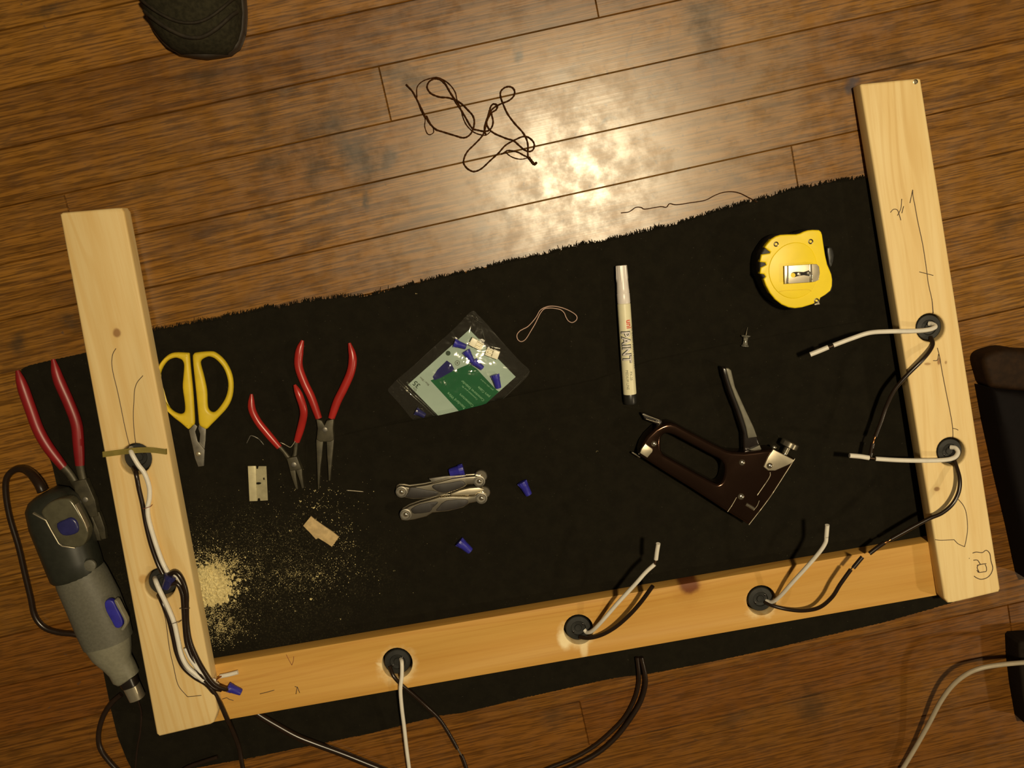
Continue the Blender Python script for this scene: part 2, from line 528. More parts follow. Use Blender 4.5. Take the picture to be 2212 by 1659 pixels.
M['satin'] = plain('satin_steel', (0.52, 0.46, 0.34), 0.36, 0.8, var=0.06)
M['gun'] = plain('dark_chrome', (0.075, 0.040, 0.026), 0.16, 0.9, var=0.08, scale=20)
M['gun_black'] = plain('black_enamel', (0.014, 0.010, 0.008), 0.25)
M['grip_grey'] = plain('grey_enamel', (0.14, 0.13, 0.095), 0.45, 0.2)
M['rubber'] = plain('black_rubber', (0.020, 0.017, 0.013), 0.6, var=0.3, scale=200, bump=0.4)
M['black_plastic'] = plain('black_plastic', (0.016, 0.015, 0.013), 0.35)
M['insert'] = plain('charcoal_grip_inlay', (0.018, 0.014, 0.012), 0.5)
M['white_plastic'] = plain('white_glossy_plastic', (0.76, 0.70, 0.66), 0.3, var=0.03)
M['cream'] = plain('cream_label', (0.78, 0.73, 0.50), 0.35, var=0.03)
M['ivory'] = plain('ivory_connector_plastic', (0.80, 0.76, 0.58), 0.35, var=0.05)
M['blue'] = plain('dark_blue_plastic', (0.028, 0.026, 0.30), 0.40, var=0.12)
M['blue_dim'] = plain('navy_plastic', (0.022, 0.022, 0.10), 0.30, var=0.12)
M['green'] = plain('green_print', (0.008, 0.115, 0.040), 0.5, var=0.05, spec=0.1)
M['card'] = plain('pale_card', (0.42, 0.54, 0.48), 0.6, var=0.06, scale=25, spec=0.1)
M['blue_print'] = plain('blue_print', (0.016, 0.016, 0.13), 0.6, spec=0.1)
M['ink'] = plain('dark_print_ink', (0.05, 0.075, 0.05), 0.6, spec=0.1)
M['ink_pale'] = plain('pale_green_ink', (0.22, 0.45, 0.26), 0.6, spec=0.1)
M['ink_grey'] = plain('grey_print_ink', (0.16, 0.17, 0.14), 0.6, spec=0.1)
M['ink_red'] = plain('red_print_ink', (0.65, 0.06, 0.03), 0.5)
M['ink_black'] = plain('black_outline_ink', (0.05, 0.055, 0.055), 0.5)
M['pencil'] = plain('graphite_line', (0.09, 0.06, 0.04), 0.5, 0.2)
M['pencil_red'] = plain('red_brown_pencil', (0.22, 0.06, 0.03), 0.6)
M['tool_grey'] = plain('grey_tool_shell', (0.105, 0.100, 0.075), 0.6, var=0.1, scale=350, bump=0.1)
M['tool_pale'] = plain('pale_grey_nose_shell', (0.19, 0.18, 0.13), 0.5, var=0.08, scale=250)
M['tool_dark'] = plain('charcoal_tool_shell', (0.020, 0.021, 0.015), 0.4)
M['bezel'] = plain('smoked_bezel', (0.095, 0.088, 0.055), 0.25, 0.2)
M['razor'] = plain('razor_steel', (0.40, 0.36, 0.22), 0.4, 0.35, var=0.12)
M['razor_spine'] = plain('folded_spine_steel', (0.58, 0.52, 0.32), 0.4, 0.3, var=0.08)
M['veneer'] = plain('tan_wood_chip', (0.50, 0.36, 0.17), 0.7, var=0.15, scale=180)
M['thread'] = plain('dark_brown_thread', (0.045, 0.016, 0.004), 0.9, var=0.3, spec=.05)
M['tan_band'] = plain('tan_rubber', (0.36, 0.22, 0.16), 0.5)
M['olive_band'] = plain('olive_rubber', (0.20, 0.155, 0.03), 0.45)
M['sawdust'] = plain('pale_sawdust', (0.62, 0.52, 0.25), 0.9, var=0.25, scale=500)
M['shoe'] = plain('dark_suede', (0.022, 0.019, 0.010), 0.9, var=0.3, scale=220, bump=0.3, spec=.15)
M['shoe_trim'] = plain('dark_shoe_leather', (0.020, 0.015, 0.009), 0.7, var=0.3, bump=0.2, spec=.2)
M['sole'] = plain('shoe_sole_rubber', (0.025, 0.017, 0.011), 0.6)
M['bag_brown'] = plain('dark_brown_leather', (0.020, 0.009, 0.003), 0.7, var=0.25, bump=0.2, spec=.15)
M['bag_black'] = plain('black_leather', (0.0035, 0.002, 0.002), 0.8, spec=.15)
M['edge_dark'] = plain('dark_wood_end', (0.012, 0.008, 0.005), 0.8, spec=.1)
def clear_film(name='clear_polybag_film', lo=0.10, hi=0.5, bs=0.34):
    m = NT(name)
    tr = m.n('ShaderNodeBsdfTransparent', {'Color': (0.97, 0.97, 0.95, 1)})
    gl = m.n('ShaderNodeBsdfGlossy', {'Color': (0.95, 0.93, 0.88, 1), 'Roughness': 0.10})
    nz = m.noise(m.pos(), 45.0, 2, 0.5, 0.8)
    bp = m.n('ShaderNodeBump', {'Height': nz, 'Strength': bs, 'Distance': 0.004})
    m.t.links.new(bp.outputs[0], gl.inputs['Normal'])
    fc = m.n('ShaderNodeLayerWeight', {'Blend': 0.35, 'Normal': bp.outputs[0]}).outputs['Facing']
    mx = m.n('ShaderNodeMixShader', (m.ramp(fc, lo, hi, 0.0, 0.9), tr.outputs[0], gl.outputs[0]))
    df = m.n('ShaderNodeBsdfDiffuse', {'Color': (0.6, 0.58, 0.5, 1)})
    mx = m.n('ShaderNodeMixShader', (0.008, mx.outputs[0], df.outputs[0]))
    out = [n for n in m.t.nodes if n.type == 'OUTPUT_MATERIAL'][0]
    m.t.links.new(mx.outputs[0], out.inputs['Surface'])
    return m.m
M['film'] = clear_film()
def clear_plastic():
    m = NT('clear_pin_plastic')
    m.set(Base_Color=(0.45, 0.43, 0.35), Roughness=0.15, Transmission_Weight=0.75, IOR=1.45)
    m.bump(m.noise(m.pos(), 300.0), 0.1, 0.0003)
    return m.m
M['pin'] = clear_plastic()

# ------------------------------------------------------------------ floor
def build_floor():
    V, Fc, UV, CC = [], [], [], []
    known = {2: [-0.058], 3: [-0.411], 1: [0.178], 5: [0.355], 15: [0.003, 0.517], 9: [-0.5], 11: [0.62]}
    g = 0.0009
    for k in range(-24, 48):
        js = [-1.7]
        u = -1.7
        if k in known:
            mids = known[k]
            lo, hi = min(mids[0] - .5, -.75) - random.uniform(0, .3), max(mids[-1] + .5, .75) + random.uniform(0, .3)
            js = [-1.7] + [x for x in (lo,) if x > -1.6] + mids + [x for x in (hi,) if x < 1.6] + [1.7]
        elif 0 <= k <= 18:
            js = [-1.7, -random.uniform(.72, 1.2), random.uniform(.72, 1.2), 1.7]
        else:
            while u < 1.55:
                u += random.uniform(.35, 1.0)
                js.append(min(u, 1.7))
        for a, b in zip(js[:-1], js[1:]):
            if b - a < 0.02: continue
            ou, ov = random.uniform(0, 40), random.uniform(0, 40)
            tone = (random.uniform(.4, 1) if k < 11 else random.uniform(0, .5), random.uniform(0, .3) if k < 11 else random.uniform(.45, 1), random.random())
            ring0 = [(k, a), (k, b), (k + 1, b), (k + 1, a)]
            gk = g / FW
            ring1 = [(k + gk, a + g), (k + gk, b - g), (k + 1 - gk, b - g), (k + 1 - gk, a + g)]
            i0 = len(V)
            for (kk, uu), z in [(r, -0.0012) for r in ring0] + [(r, 0.0) for r in ring1]:
                p = fpt(kk, uu); V.append((p.x, p.y, z)); UV.append((uu + ou, (kk - k) * FW + ov))
            Fc.append((i0 + 4, i0 + 5, i0 + 6, i0 + 7)); CC.append(tone)
            for i in range(4):
                j = (i + 1) % 4
                Fc.append((i0 + i, i0 + j, i0 + 4 + j, i0 + 4 + i)); CC.append((tone[0] * .3, tone[1], 1.0))
    me = bpy.data.meshes.new('floor')
    me.from_pydata(V, [], Fc)
    me.uv_layers.new(name='plank')
    me.color_attributes.new('plank_tone', 'FLOAT_COLOR', 'CORNER')
    uvl = me.uv_layers['plank']; ca = me.color_attributes['plank_tone']
    for pl in me.polygons:
        for li in pl.loop_indices:
            uvl.data[li].uv = UV[me.loops[li].vertex_index]
            ca.data[li].color = (*CC[pl.index], 1)
    bm = bmesh.new(); bm.from_mesh(me)
    for f in bm.faces:
        f.normal_update()
        if f.normal.z < 0: f.normal_flip()
    bm.to_mesh(me); bm.free()
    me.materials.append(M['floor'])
    o = bpy.data.objects.new('floor', me); COL.objects.link(o)
    tag(o, 'worn orange-brown oak strip floor with dark stains', 'floor', kind='structure')
    return o
build_floor()

# ------------------------------------------------------------------ black cloth
def lerp_poly(pts, t):
    L = [0]
    for a, b in zip(pts[:-1], pts[1:]): L.append(L[-1] + math.hypot(b[0] - a[0], b[1] - a[1]))
    d = t * L[-1]
    for i in range(len(pts) - 1):
        if d <= L[i + 1] or i == len(pts) - 2:
            f = (d - L[i]) / max(1e-9, L[i + 1] - L[i])
            return (pts[i][0] + (pts[i + 1][0] - pts[i][0]) * f, pts[i][1] + (pts[i + 1][1] - pts[i][1]) * f)
TOP = [(46, 798), (60, 790), (120, 776), (185, 762), (255, 738), (330, 714), (400, 700), (480, 688), (480, 682), (560, 670), (580, 662), (600, 665),
       (650, 652), (740, 640), (790, 641), (815, 634), (930, 604), (1000, 588), (1040, 580), (1100, 564), (1180, 548), (1260, 526),
       (1300, 522), (1380, 502), (1460, 484), (1540, 458), (1620, 436), (1700, 412), (1800, 392), (1900, 380)]
BOT = [(292, 1672), (345, 1672), (400, 1662), (480, 1648), (544, 1636), (671, 1610), (807, 1582), (950, 1545), (1000, 1539), (1140, 1505), (1288, 1472),
       (1340, 1462), (1394, 1456), (1449, 1446), (1560, 1424), (1676, 1399), (1800, 1369), (1900, 1346), (2000, 1318), (2075, 1296)]
LEFT = [(46, 798), (60, 850), (88, 940), (114, 1005), (140, 1120), (175, 1250), (218, 1420), (240, 1530), (255, 1590), (275, 1640), (292, 1672)]
RIGHT = [(1900, 380), (1950, 640), (2000, 900), (2040, 1120), (2075, 1296)]
FOLD = [(660, 958), (780, 932), (893, 908), (944, 897), (990, 887), (1039, 876), (1078, 864), (1180, 842), (1290, 818), (1400, 782), (1560, 745), (1700, 722), (1900, 686)]
def build_cloth():
    NU, NV = 620, 260
    rag = [random.gauss(0, 1) for _ in range(NU + 1)]
    pts = []
    import mathutils
    for j in range(NV + 1):
        v = j / NV
        for i in range(NU + 1):
            u = i / NU
            T = lerp_poly(TOP, u); B = lerp_poly(BOT, u); L = lerp_poly(LEFT, v); R = lerp_poly(RIGHT, v)
            x = (1 - v) * T[0] + v * B[0] + (1 - u) * L[0] + u * R[0] - ((1 - u) * (1 - v) * TOP[0][0] + u * (1 - v) * TOP[-1][0] + (1 - u) * v * BOT[0][0] + u * v * BOT[-1][0])
            y = (1 - v) * T[1] + v * B[1] + (1 - u) * L[1] + u * R[1] - ((1 - u) * (1 - v) * TOP[0][1] + u * (1 - v) * TOP[-1][1] + (1 - u) * v * BOT[0][1] + u * v * BOT[-1][1])
            if j == 0 and i > 0: y += rag[i] * 1.6 * (0.25 if u < 0.12 else 1)
            if j == NV: y += rag[-i] * 0.4
            p = P(x, y, 0)
            z = 0.0013
            z += 0.0005 * mathutils.noise.noise(Vector((p.x * 9, p.y * 14, 0)))
            # long shallow folds running with the frame
            s = (y + 0.19 * x)
            for s0, w_, h_, x0, x1 in ((1112, 7, .0016, 430, 1950), (1188, 9, .0012, 900, 1900), (1075, 8, .0008, 1200, 1900), (1040, 5, .0010, 1500, 1950), (1280, 10, .0009, 430, 1500), (735, 6, .0014, 1000, 1950), (1380, 12, .0009, 900, 1960)):
                if x0 < x < x1:
                    e = min(1, (x - x0) / 200, (x1 - x) / 100)
                    d = (s - s0 - 14 * math.sin(x / 170 + s0)) / w_
                    z += h_ * e * math.exp(-d * d)
            ed = min(1.0, min(j, NV - j) / 3.0)
            z = 0.0008 + (z - 0.0008) * ed
            pts.append((p.x, p.y, max(0.0007, z)))
    Fc = [(j * (NU + 1) + i, j * (NU + 1) + i + 1, (j + 1) * (NU + 1) + i + 1, (j + 1) * (NU + 1) + i) for j in range(NV) for i in range(NU)]
    root = mk('black_cloth', pts, Fc, M['cloth'], None, angle=180)
    tag(root, 'black cotton cloth with a frayed upper edge spread beneath the wooden frame', 'cloth')
    # frayed fibres along the cut edge
    gs = []
    for n in range(2400):
        u = random.uniform(0.13, 0.985)
        if mathutils.noise.noise(Vector((u * 60, 3, 0))) < -.02 and random.random() < .7: continue
        x, y = lerp_poly(TOP, u)
        a = random.gauss(-1.35, 0.55); L = random.uniform(2, 8) * (1.6 if random.random() < .06 else 1)
        x1, y1 = x + L * math.cos(a) * .7, y + L * math.sin(a)
        xm, ym = (x + x1) / 2 + random.uniform(-2, 2), (y + y1) / 2
        w = [P(x, y + 3, .0011), P(xm, ym, .0016), P(x1, y1, random.uniform(.0004, .002))]
        gs.append(tube_geo(w, [0.00045, .0004, .0002], 3, caps=False))
    v, f = merge(gs)
    fr = mk('frayed_edge', v, f, M['cloth'], root, angle=180)
    fr['kind'] = 'stuff'
    # the loose lap of cloth that lies over the bottom corner of the plastic bag
    V = []; NU = 160; NV = 14
    for j in range(NV + 1):
        v = j / NV
        for i in range(NU + 1):
            x, y = lerp_poly(FOLD, i / NU)
            hgt = 0.0018 + 0.0072 * math.exp(-((x - 985) / 115.0) ** 2)
            y2 = y + v * (44 + 26 * math.exp(-((x - 985) / 140.0) ** 2))
            prof = math.cos(min(1, v) * PI / 2) ** 1.2
            z = 0.0014 + hgt * prof
            if j == 0: z -= 0.0006
            V.append(P(x, y2 + 1.5 * math.sin(x / 47), z))
    Fc = [(j * (NU + 1) + i, j * (NU + 1) + i + 1, (j + 1) * (NU + 1) + i + 1, (j + 1) * (NU + 1) + i) for j in range(NV) for i in range(NU)]
    mk('cloth_fold', V, Fc, M['cloth'], root, angle=180)
build_cloth()

# ------------------------------------------------------------------ wooden frame
def zl(px, py): return 0.0245 + (0.0425 - 0.0245) * (py - 450) / 1125.0
def zr(px, py): return 0.0245 + (0.0425 - 0.0245) * (py - 175) / 1115.0
ZB = 0.0215
def circ(px, py, r, n=28, e=1.0):
    return [(px + r * math.cos(2 * PI * k / n), py + r * e * math.sin(2 * PI * k / n)) for k in range(n)]
HL = [(293, 992, 34), (346, 1262, 34)]
HB = [(858, 1433, 33), (1250, 1360, 32), (1645, 1297, 32)]
HR = [(2010, 708, 31), (2055, 976, 31)]
frame = thing('wooden_frame', 1200, 1350, 0.002, 'three-sided frame of pale pine boards with drilled round holes on black cloth', 'frame')
D1 = (0.62, 0.40, 0.14)
KN = (0.26, 0.12, 0.04)
mp_l = pine('pine_pale_left', 0.187, (0.72, 0.545, 0.265), D1, knots=[(253, 719, .028, 10, 11, KN, .85), (310, 1250, .036, 12, 12, (0.5, .28, .08), .7)], seed=1.3, contrast=.45)
mp_r = pine('pine_pale_right', 0.160, (0.84, 0.65, 0.33), D1, knots=[(2023, 1056, .038, 8, 6, KN, .8), (2028, 780, .034, 4, 9, KN, .85), (2003, 786, .034, 8, 3, KN, .6), (2043, 783, .034, 3, 4, KN, .6)], seed=4.1, contrast=.5)
mp_b = pine('pine_orange', PI / 2 + 0.17, (0.61, 0.345, 0.082), (0.42, 0.18, 0.03), knots=[(1488, 1262, ZB, 28, 26, (0.16, .045, .012), .97)],
            pale=[(1220, 1382, ZB, 20, 38, 0.1, 1), (1250, 1364, ZB, 48, 50, 0, .9), (858, 1438, ZB, 56, 54, 0, .9), (1645, 1304, ZB, 48, 46, 0, .9), (1262, 1400, ZB, 12, 30, 0, .7), (822, 1436, ZB, 16, 6, -.4, .6)], seed=8.2, contrast=.35)
LB = [(129, 463), (135, 459), (252, 449), (262, 449), (268, 458), (470, 1535), (462, 1561), (455, 1565), (344, 1591), (338, 1586)]
lb = prism('left_board', LB, zl, lambda x, y: zl(x, y) - 0.019, mp_l, frame, bevel=0.0022, holes=[circ(*h) for h in HL], steps=3)
RB = [(1858, 184), (1862, 181), (1984, 169), (1989, 171), (2161, 1272), (2158, 1279), (2060, 1302), (2048, 1303), (2040, 1293)]
rb = prism('right_board', RB, zr, lambda x, y: zr(x, y) - 0.019, mp_r, frame, bevel=0.0022, holes=[circ(*h) for h in HR], steps=3)
BB = [(345, 1456), (2115, 1152), (2130, 1268), (350, 1580)]
bb = prism('bottom_board', BB, ZB, 0.0025, mp_b, frame, bevel=0.0012, holes=[circ(*h) for h in HB], steps=2)
for b_, l_ in ((lb, 'pale pine board with two holes'), (rb, 'pale pine board marked with a circled R'), (bb, 'orange-toned pine board with three holes')): b_['label'] = l_

def marks(name, strokes, zf, parent, mat, r=0.00042, res=5):
    for s in strokes:
        q = crom(s, res) if len(s) > 2 else s
        w = [P(a, b, zf(a, b) + 0.00015) for a, b in q]
        v, f = tube_geo(w, r, 5, flat=0.5)
        mk(name, v, f, mat, parent, angle=180)
z0 = Z(0, 700, 3.95)
marks('pencil_line', [z0([(990, 208), (965, 250), (955, 300), (955, 350), (968, 430), (1000, 560), (1030, 700), (1060, 850), (1085, 960), (1105, 1035)]),
      z0([(1220, 440), (1170, 500), (1148, 570), (1143, 660), (1138, 760), (1142, 880), (1158, 1025)]),
      [(350, 1312), (358, 1340), (366, 1400), (375, 1440), (385, 1480), (405, 1505)], [(405, 1505), (418, 1504), (435, 1502)]], zl, lb, M['pencil'])
z8 = Z(1780, 140, 2.963)
z9 = Z(1780, 900, 3.95)
z10 = Z(1700, 640, 3.77)
marks('pencil_line', [z8([(568, 800), (570, 840), (582, 900), (600, 1000), (632, 1150), (655, 1300), (668, 1400), (690, 1500), (700, 1590)]),
      z8([(568, 800), (550, 885)]), z8([(425, 945), (445, 925), (470, 930), (485, 970), (492, 995)]), z8([(498, 858), (492, 920), (470, 965)]), z8([(510, 905), (498, 950)]),
      z8([(610, 1325), (650, 1335), (700, 1348)]),
      z10([(1180, 20), (1190, 140)]), z10([(1225, 420), (1245, 500), (1265, 620), (1300, 800), (1330, 950), (1348, 1060), (1352, 1150)]), z10([(1350, 1075), (1380, 1082), (1395, 1090)]),
      z10([(1235, 470), (1225, 520), (1190, 525)]),
      z9([(950, 1050), (1000, 1055), (1110, 1050)]), z9([(1110, 1050), (1145, 1085), (1200, 1110)]), z9([(1200, 1110), (1215, 1040), (1225, 950), (1215, 830), (1190, 760), (1145, 705)])],
      zr, rb, M['pencil'])
marks('pencil_letter', [z9([(1268, 1165), (1300, 1155), (1350, 1160), (1385, 1140), (1415, 1170), (1425, 1230), (1440, 1290), (1425, 1340), (1390, 1375), (1340, 1388), (1300, 1375), (1280, 1360)]),
      z9([(1275, 1225), (1310, 1225), (1335, 1262)]), z9([(1385, 1255), (1345, 1260), (1305, 1270)]), z9([(1318, 1262), (1308, 1290), (1325, 1330)]), z9([(1325, 1330), (1360, 1325), (1385, 1318), (1385, 1285), (1375, 1262)]),
      z9([(1305, 1310), (1318, 1330)]), z9([(1238, 1208), (1242, 1210)])], zr, rb, M['pencil'], r=0.0005)
z5 = Z(400, 1380, 3.687)
marks('pencil_line', [z5([(595, 438), (650, 425), (710, 408)]), z5([(873, 380), (895, 385)]), z5([(893, 382), (882, 440)]), z5([(893, 382), (912, 430)]),
      z5([(295, 480), (330, 470), (350, 482)]), z5([(350, 482), (375, 488), (385, 492)])], lambda a, b: ZB, bb, M['pencil'])
marks('pencil_line', [z5([(805, 125), (825, 165), (850, 210)]), z5([(865, 140), (862, 175), (850, 210)])], lambda a, b: ZB, bb, M['pencil_red'], r=.0003)
rev('nail_head', P(1977, 177, zr(0, 177) - .0005), (0, 0, 1), [(0, .0026), (.0008, .0026), (.0010, .0019), (.0007, .0016), (.0007, .0001)], M['brass'], rb, sides=18)

# ------------------------------------------------------------------ lamp sockets with their wire leads
RW = 0.00225
LIFT = {}      # board top and how much further the springy wires stand off it
def lead(name, pts, root, mat, slug=None, core=None, core_mat='old_copper', r=RW, lbl=None):
    zb, kz = LIFT.get(root.name, (0, 1))
    up_ = lambda ps: [(a, b, z if z <= zb else zb + (z - zb) * kz) for a, b, z in ps] if ps else ps
    pts, slug, core = up_(pts), up_(slug), up_(core)
    o = tube(name, pts, r, mat, root, sides=10, res=7)
    if lbl: o['label'] = lbl
    if core: tube('bare_wire', core, 0.0009, M[core_mat], o, sides=6, res=4)
    if slug: tube('insulation_tip', slug, r * 1.06, mat, o, sides=10, res=3)
    return o
def socket(h, zf, label, rec=0.004):
    px, py, r = h
    z = zf(px, py)
    root = thing('lamp_socket', px, py, z - 0.03 if z > .03 else 0.001, label, 'lamp socket', 'lamp sockets set in the board holes')
    c = P(px, py, z)
    rm = (r - 2.5) / 2050.0
    base = max(0.0016, z - 0.024)
    zt = z - rec - base
    rev('socket_body', Vector((c.x, c.y, base)), (0, 0, 1), [(0, rm), (zt - .001, rm), (zt, rm * .94), (zt + .0004, rm * .6), (zt - .0008, rm * .54), (zt - .0010, rm * .30), (zt - .0002, rm * .26), (zt - .0002, .0001)], M['bakelite'], root, sides=32)
    for a in (0.7, 0.7 + PI):
        q = Vector((c.x + rm * .48 * math.cos(a), c.y + rm * .48 * math.sin(a), base + zt - .001))
        rev('terminal_screw', q, (0, 0, 1), [(0, .0013), (.0006, .0013), (.0009, .0008), (.0009, .0001)], M['gun_black'], root, sides=12)
    return root
zB = lambda a, b: ZB
s = socket(HB[2], zB, 'black lamp socket in bottom board hole nearest the right board, with two raised wires')
LIFT[s.name] = (.024, 1.75)
lead('white_wire', [(1655, 1298, .017), (1668, 1300, .0235), (1685, 1288, .030), (1712, 1258, .038), (1745, 1222, .045), (1772, 1190, .050), (1783, 1172, .052), (1785, 1160, .053)], s, M['white_wire'],
     slug=[(1785, 1158, .053), (1786, 1146, .054), (1787, 1134, .055)], lbl='raised white wire')
lead('black_wire', [(1652, 1300, .017), (1668, 1308, .024), (1700, 1316, .027), (1735, 1319, .031), (1770, 1312, .036), (1797, 1290, .040), (1815, 1262, .042), (1838, 1230, .043)], s, M['black_wire'],
     core=[(1838, 1230, .043), (1842, 1225, .043), (1846, 1222, .043)], slug=[(1843, 1227, .043), (1852, 1216, .043), (1863, 1203, .043)], lbl='curved black wire')
s = socket(HB[1], zB, 'black lamp socket in middle hole of the bottom board, two wires leaning right')
LIFT[s.name] = (.024, 1.75)
lead('white_wire', [(1262, 1360, .018), (1268, 1366, .020), (1280, 1362, .026), (1300, 1342, .032), (1335, 1302, .038), (1372, 1262, .043), (1395, 1236, .045), (1414, 1219, .046)], s, M['white_wire'],
     core=[(1414, 1219, .046), (1416, 1213, .047), (1417, 1209, .047)], slug=[(1417, 1208, .047), (1419, 1192, .049), (1422, 1174, .051)], lbl='raised white wire with a gap near its tip')
lead('black_wire', [(1252, 1376, .019), (1272, 1378, .0245), (1300, 1371, .027), (1330, 1354, .030), (1360, 1328, .033), (1385, 1300, .036), (1410, 1266, .040)], s, M['black_wire'], r=.0024)
s = socket(HB[0], zB, 'black lamp socket in bottom board hole nearest the left board, white cord hanging down')
lead('white_wire', [(866, 1424, .019), (868, 1432, .025), (868, 1460, .028), (865, 1490, .029), (868, 1530, .026), (873, 1570, .022), (878, 1615, .018), (884, 1662, .014), (888, 1700, .010)], s, M['white_wire'])
lead('black_wire', [(842, 1440, .019), (850, 1460, .0245), (866, 1478, .024), (890, 1498, .018), (920, 1525, .010), (948, 1552, .006), (970, 1585, .005), (988, 1617, .005)], s, M['black_wire'],
     core=[(988, 1617, .005), (993, 1625, .005), (997, 1632, .005)], core_mat='steel_mid', slug=[(997, 1632, .005), (1004, 1650, .005), (1010, 1668, .005)])
s = socket(HR[0], zr, 'black lamp socket in upper hole of the right board, white wire reaching left')
LIFT[s.name] = (.036, 1.6)
lead('white_wire', [(2006, 699, .030), (2014, 700, .033), (2020, 706, .0375), (2006, 712, .040), (1975, 715, .043), (1920, 716, .045), (1878, 719, .045), (1840, 731, .044), (1800, 746, .043)], s, M['white_wire'],
     core=[(1800, 746, .043), (1794, 749, .043), (1788, 750, .043)], slug=[(1789, 750, .043), (1770, 758, .042), (1750, 766, .041)], r=.0025, lbl='white wire with a cut near its tip')
lead('black_wire', [(2010, 728, .030), (2015, 742, .036), (2008, 758, .039), (1990, 780, .041), (1960, 810, .040), (1932, 843, .038), (1914, 880, .036), (1903, 912, .035), (1891, 943, .034)], s, M['black_wire'],
     core=[(1891, 943, .034), (1888, 950, .034), (1886, 957, .034)], core_mat='copper', slug=[(1886, 957, .034), (1883, 970, .034), (1880, 986, .034)])
s = socket(HR[1], zr, 'black lamp socket in lower hole of the right board, two wires bending left')
LIFT[s.name] = (.040, 1.8)
lead('white_wire', [(2053, 966, .034), (2064, 968, .038), (2069, 978, .041), (2060, 989, .043), (2035, 994, .045), (1990, 995, .047), (1940, 994, .047), (1891, 991, .046)], s, M['white_wire'],
     core=[(1891, 991, .046), (1884, 990, .046), (1876, 989, .046)], slug=[(1877, 989, .046), (1858, 986, .046), (1835, 984, .046)], r=.0025, lbl='white wire with a cut near its tip')
lead('black_wire', [(2060, 990, .034), (2066, 1008, .041), (2073, 1035, .045), (2071, 1062, .047), (2058, 1088, .048), (2035, 1108, .047), (2008, 1120, .045), (1970, 1140, .043), (1925, 1165, .041)], s, M['black_wire'],
     core=[(1925, 1165, .041), (1918, 1169, .041), (1910, 1173, .041)], core_mat='copper', slug=[(1911, 1172, .041), (1895, 1183, .040), (1878, 1196, .039)])
s = socket(HL[0], zl, 'black lamp socket in left board hole crossed by the olive rubber band', rec=.010)
lead('white_wire', [(283, 968, .024), (284, 978, .036), (298, 1003, .0375), (312, 1022, .0375), (322, 1050, .037), (323, 1075, .037), (319, 1098, .038), (322, 1125, .039), (335, 1170, .040), (350, 1212, .041), (362, 1236, .042)], s, M['white_wire'], r=.0026)
lead('black_wire', [(288, 1010, .024), (294, 1024, .0345), (300, 1055, .035), (308, 1090, .0355), (315, 1130, .036), (326, 1175, .037), (340, 1215, .038), (352, 1240, .040)], s, M['black_wire'], r=.0026)
tube('twist_tie', [(306, 1099, .036), (313, 1098, .0405), (325, 1094, .041), (329, 1090, .037)], .0004, M['pencil_red'], s, sides=5)
s = socket(HL[1], zl, 'black lamp socket in lower left board hole, half covered by a blue wire nut', rec=.009)
lead('white_wire', [(335, 1249, .030), (337, 1256, .041), (345, 1275, .0425), (362, 1310, .043), (376, 1345, .044), (384, 1380, .044), (392, 1415, .0445), (405, 1440, .045), (425, 1458, .045), (440, 1470, .044)], s, M['white_wire'], r=.0027)
lead('black_wire', [(343, 1286, .030), (350, 1300, .039), (364, 1335, .0405), (374, 1375, .041), (382, 1410, .0415), (396, 1440, .042), (420, 1462, .042), (446, 1478, .042), (464, 1500, .038), (478, 1525, .033), (492, 1556, .028), (500, 1572, .018), (515, 1610, .006), (522, 1645, .004), (530, 1690, .004)], s, M['black_wire'], r=.0027, lbl='long dark wire running down over the bottom board')

# ------------------------------------------------------------------ wire nuts
def wire_nut(px, py, z, ang, L, r, label, mat='blue', group='blue wire nuts on the cloth', tilt=0.0):
    """tapered twist-on connector lying on its side; ang in photo degrees, wide end first"""
    root = thing('wire_nut', px, py, z - r, label, 'wire nut', group)
    a = math.radians(ang)
    c = P(px, py, z)
    ax = Vector((math.cos(a), -math.sin(a), tilt)).normalized()
    p0 = c - ax * L / 2
    rev('cap', p0, ax, [(0, r * .80), (0.0002, r * .98), (L * .10, r), (L * .32, r * .97), (L * .36, r * .88), (L * .88, r * .72), (L * .98, r * .64), (L, r * .4), (L, .0001)], M[mat], root, sides=24, flute=12, fl_amp=.03)
    sd = ax.cross(Vector((0, 0, 1))).normalized()
    up = sd.cross(ax).normalized()
    for sg in (-1, 1):
        V = []
        b = p0 + sd * sg * r * .86
        for d, w in ((L * .02, .0012), (L * .5, .0004)):
            for hh in (-r * .30, r * .30):
                for k in (0, 1):
                    V.append(b + ax * d + up * hh + sd * sg * w * k - sd * sg * (.25 * r * (1 if d > L * .3 else 0)))
        mk('wing', V, [(0, 1, 3, 2), (4, 5, 7, 6), (0, 1, 5, 4), (2, 3, 7, 6), (1, 3, 7, 5), (0, 2, 6, 4)], M[mat], root, smooth=False)
    return root
wire_nut(986, 1017, .0074, 165, .0165, .0060, 'blue wire nut tucked against upper edge of the folded multi-tool')
wire_nut(1135, 1055, .0068, 62, .0175, .0054, 'blue wire nut lying alone right of the folded multi-tool')
wire_nut(1004, 1180, .0070, 42, .0180, .0056, 'blue wire nut lying below the folded multi-tool')
wn = wire_nut(507, 1490, .0275, 25, .0165, .0052, 'bright blue wire nut joining wires on the bottom board', group=None)
wire_nut(363, 1257, .0475, 115, .0165, .0060, 'dark blue wire nut resting over lower hole of the left board', mat='blue_dim', group=None)
cab = thing('wire_bundle', 420, 1420, .030, 'bundle of black and white wires curving down left board to the blue wire nut', 'wires')
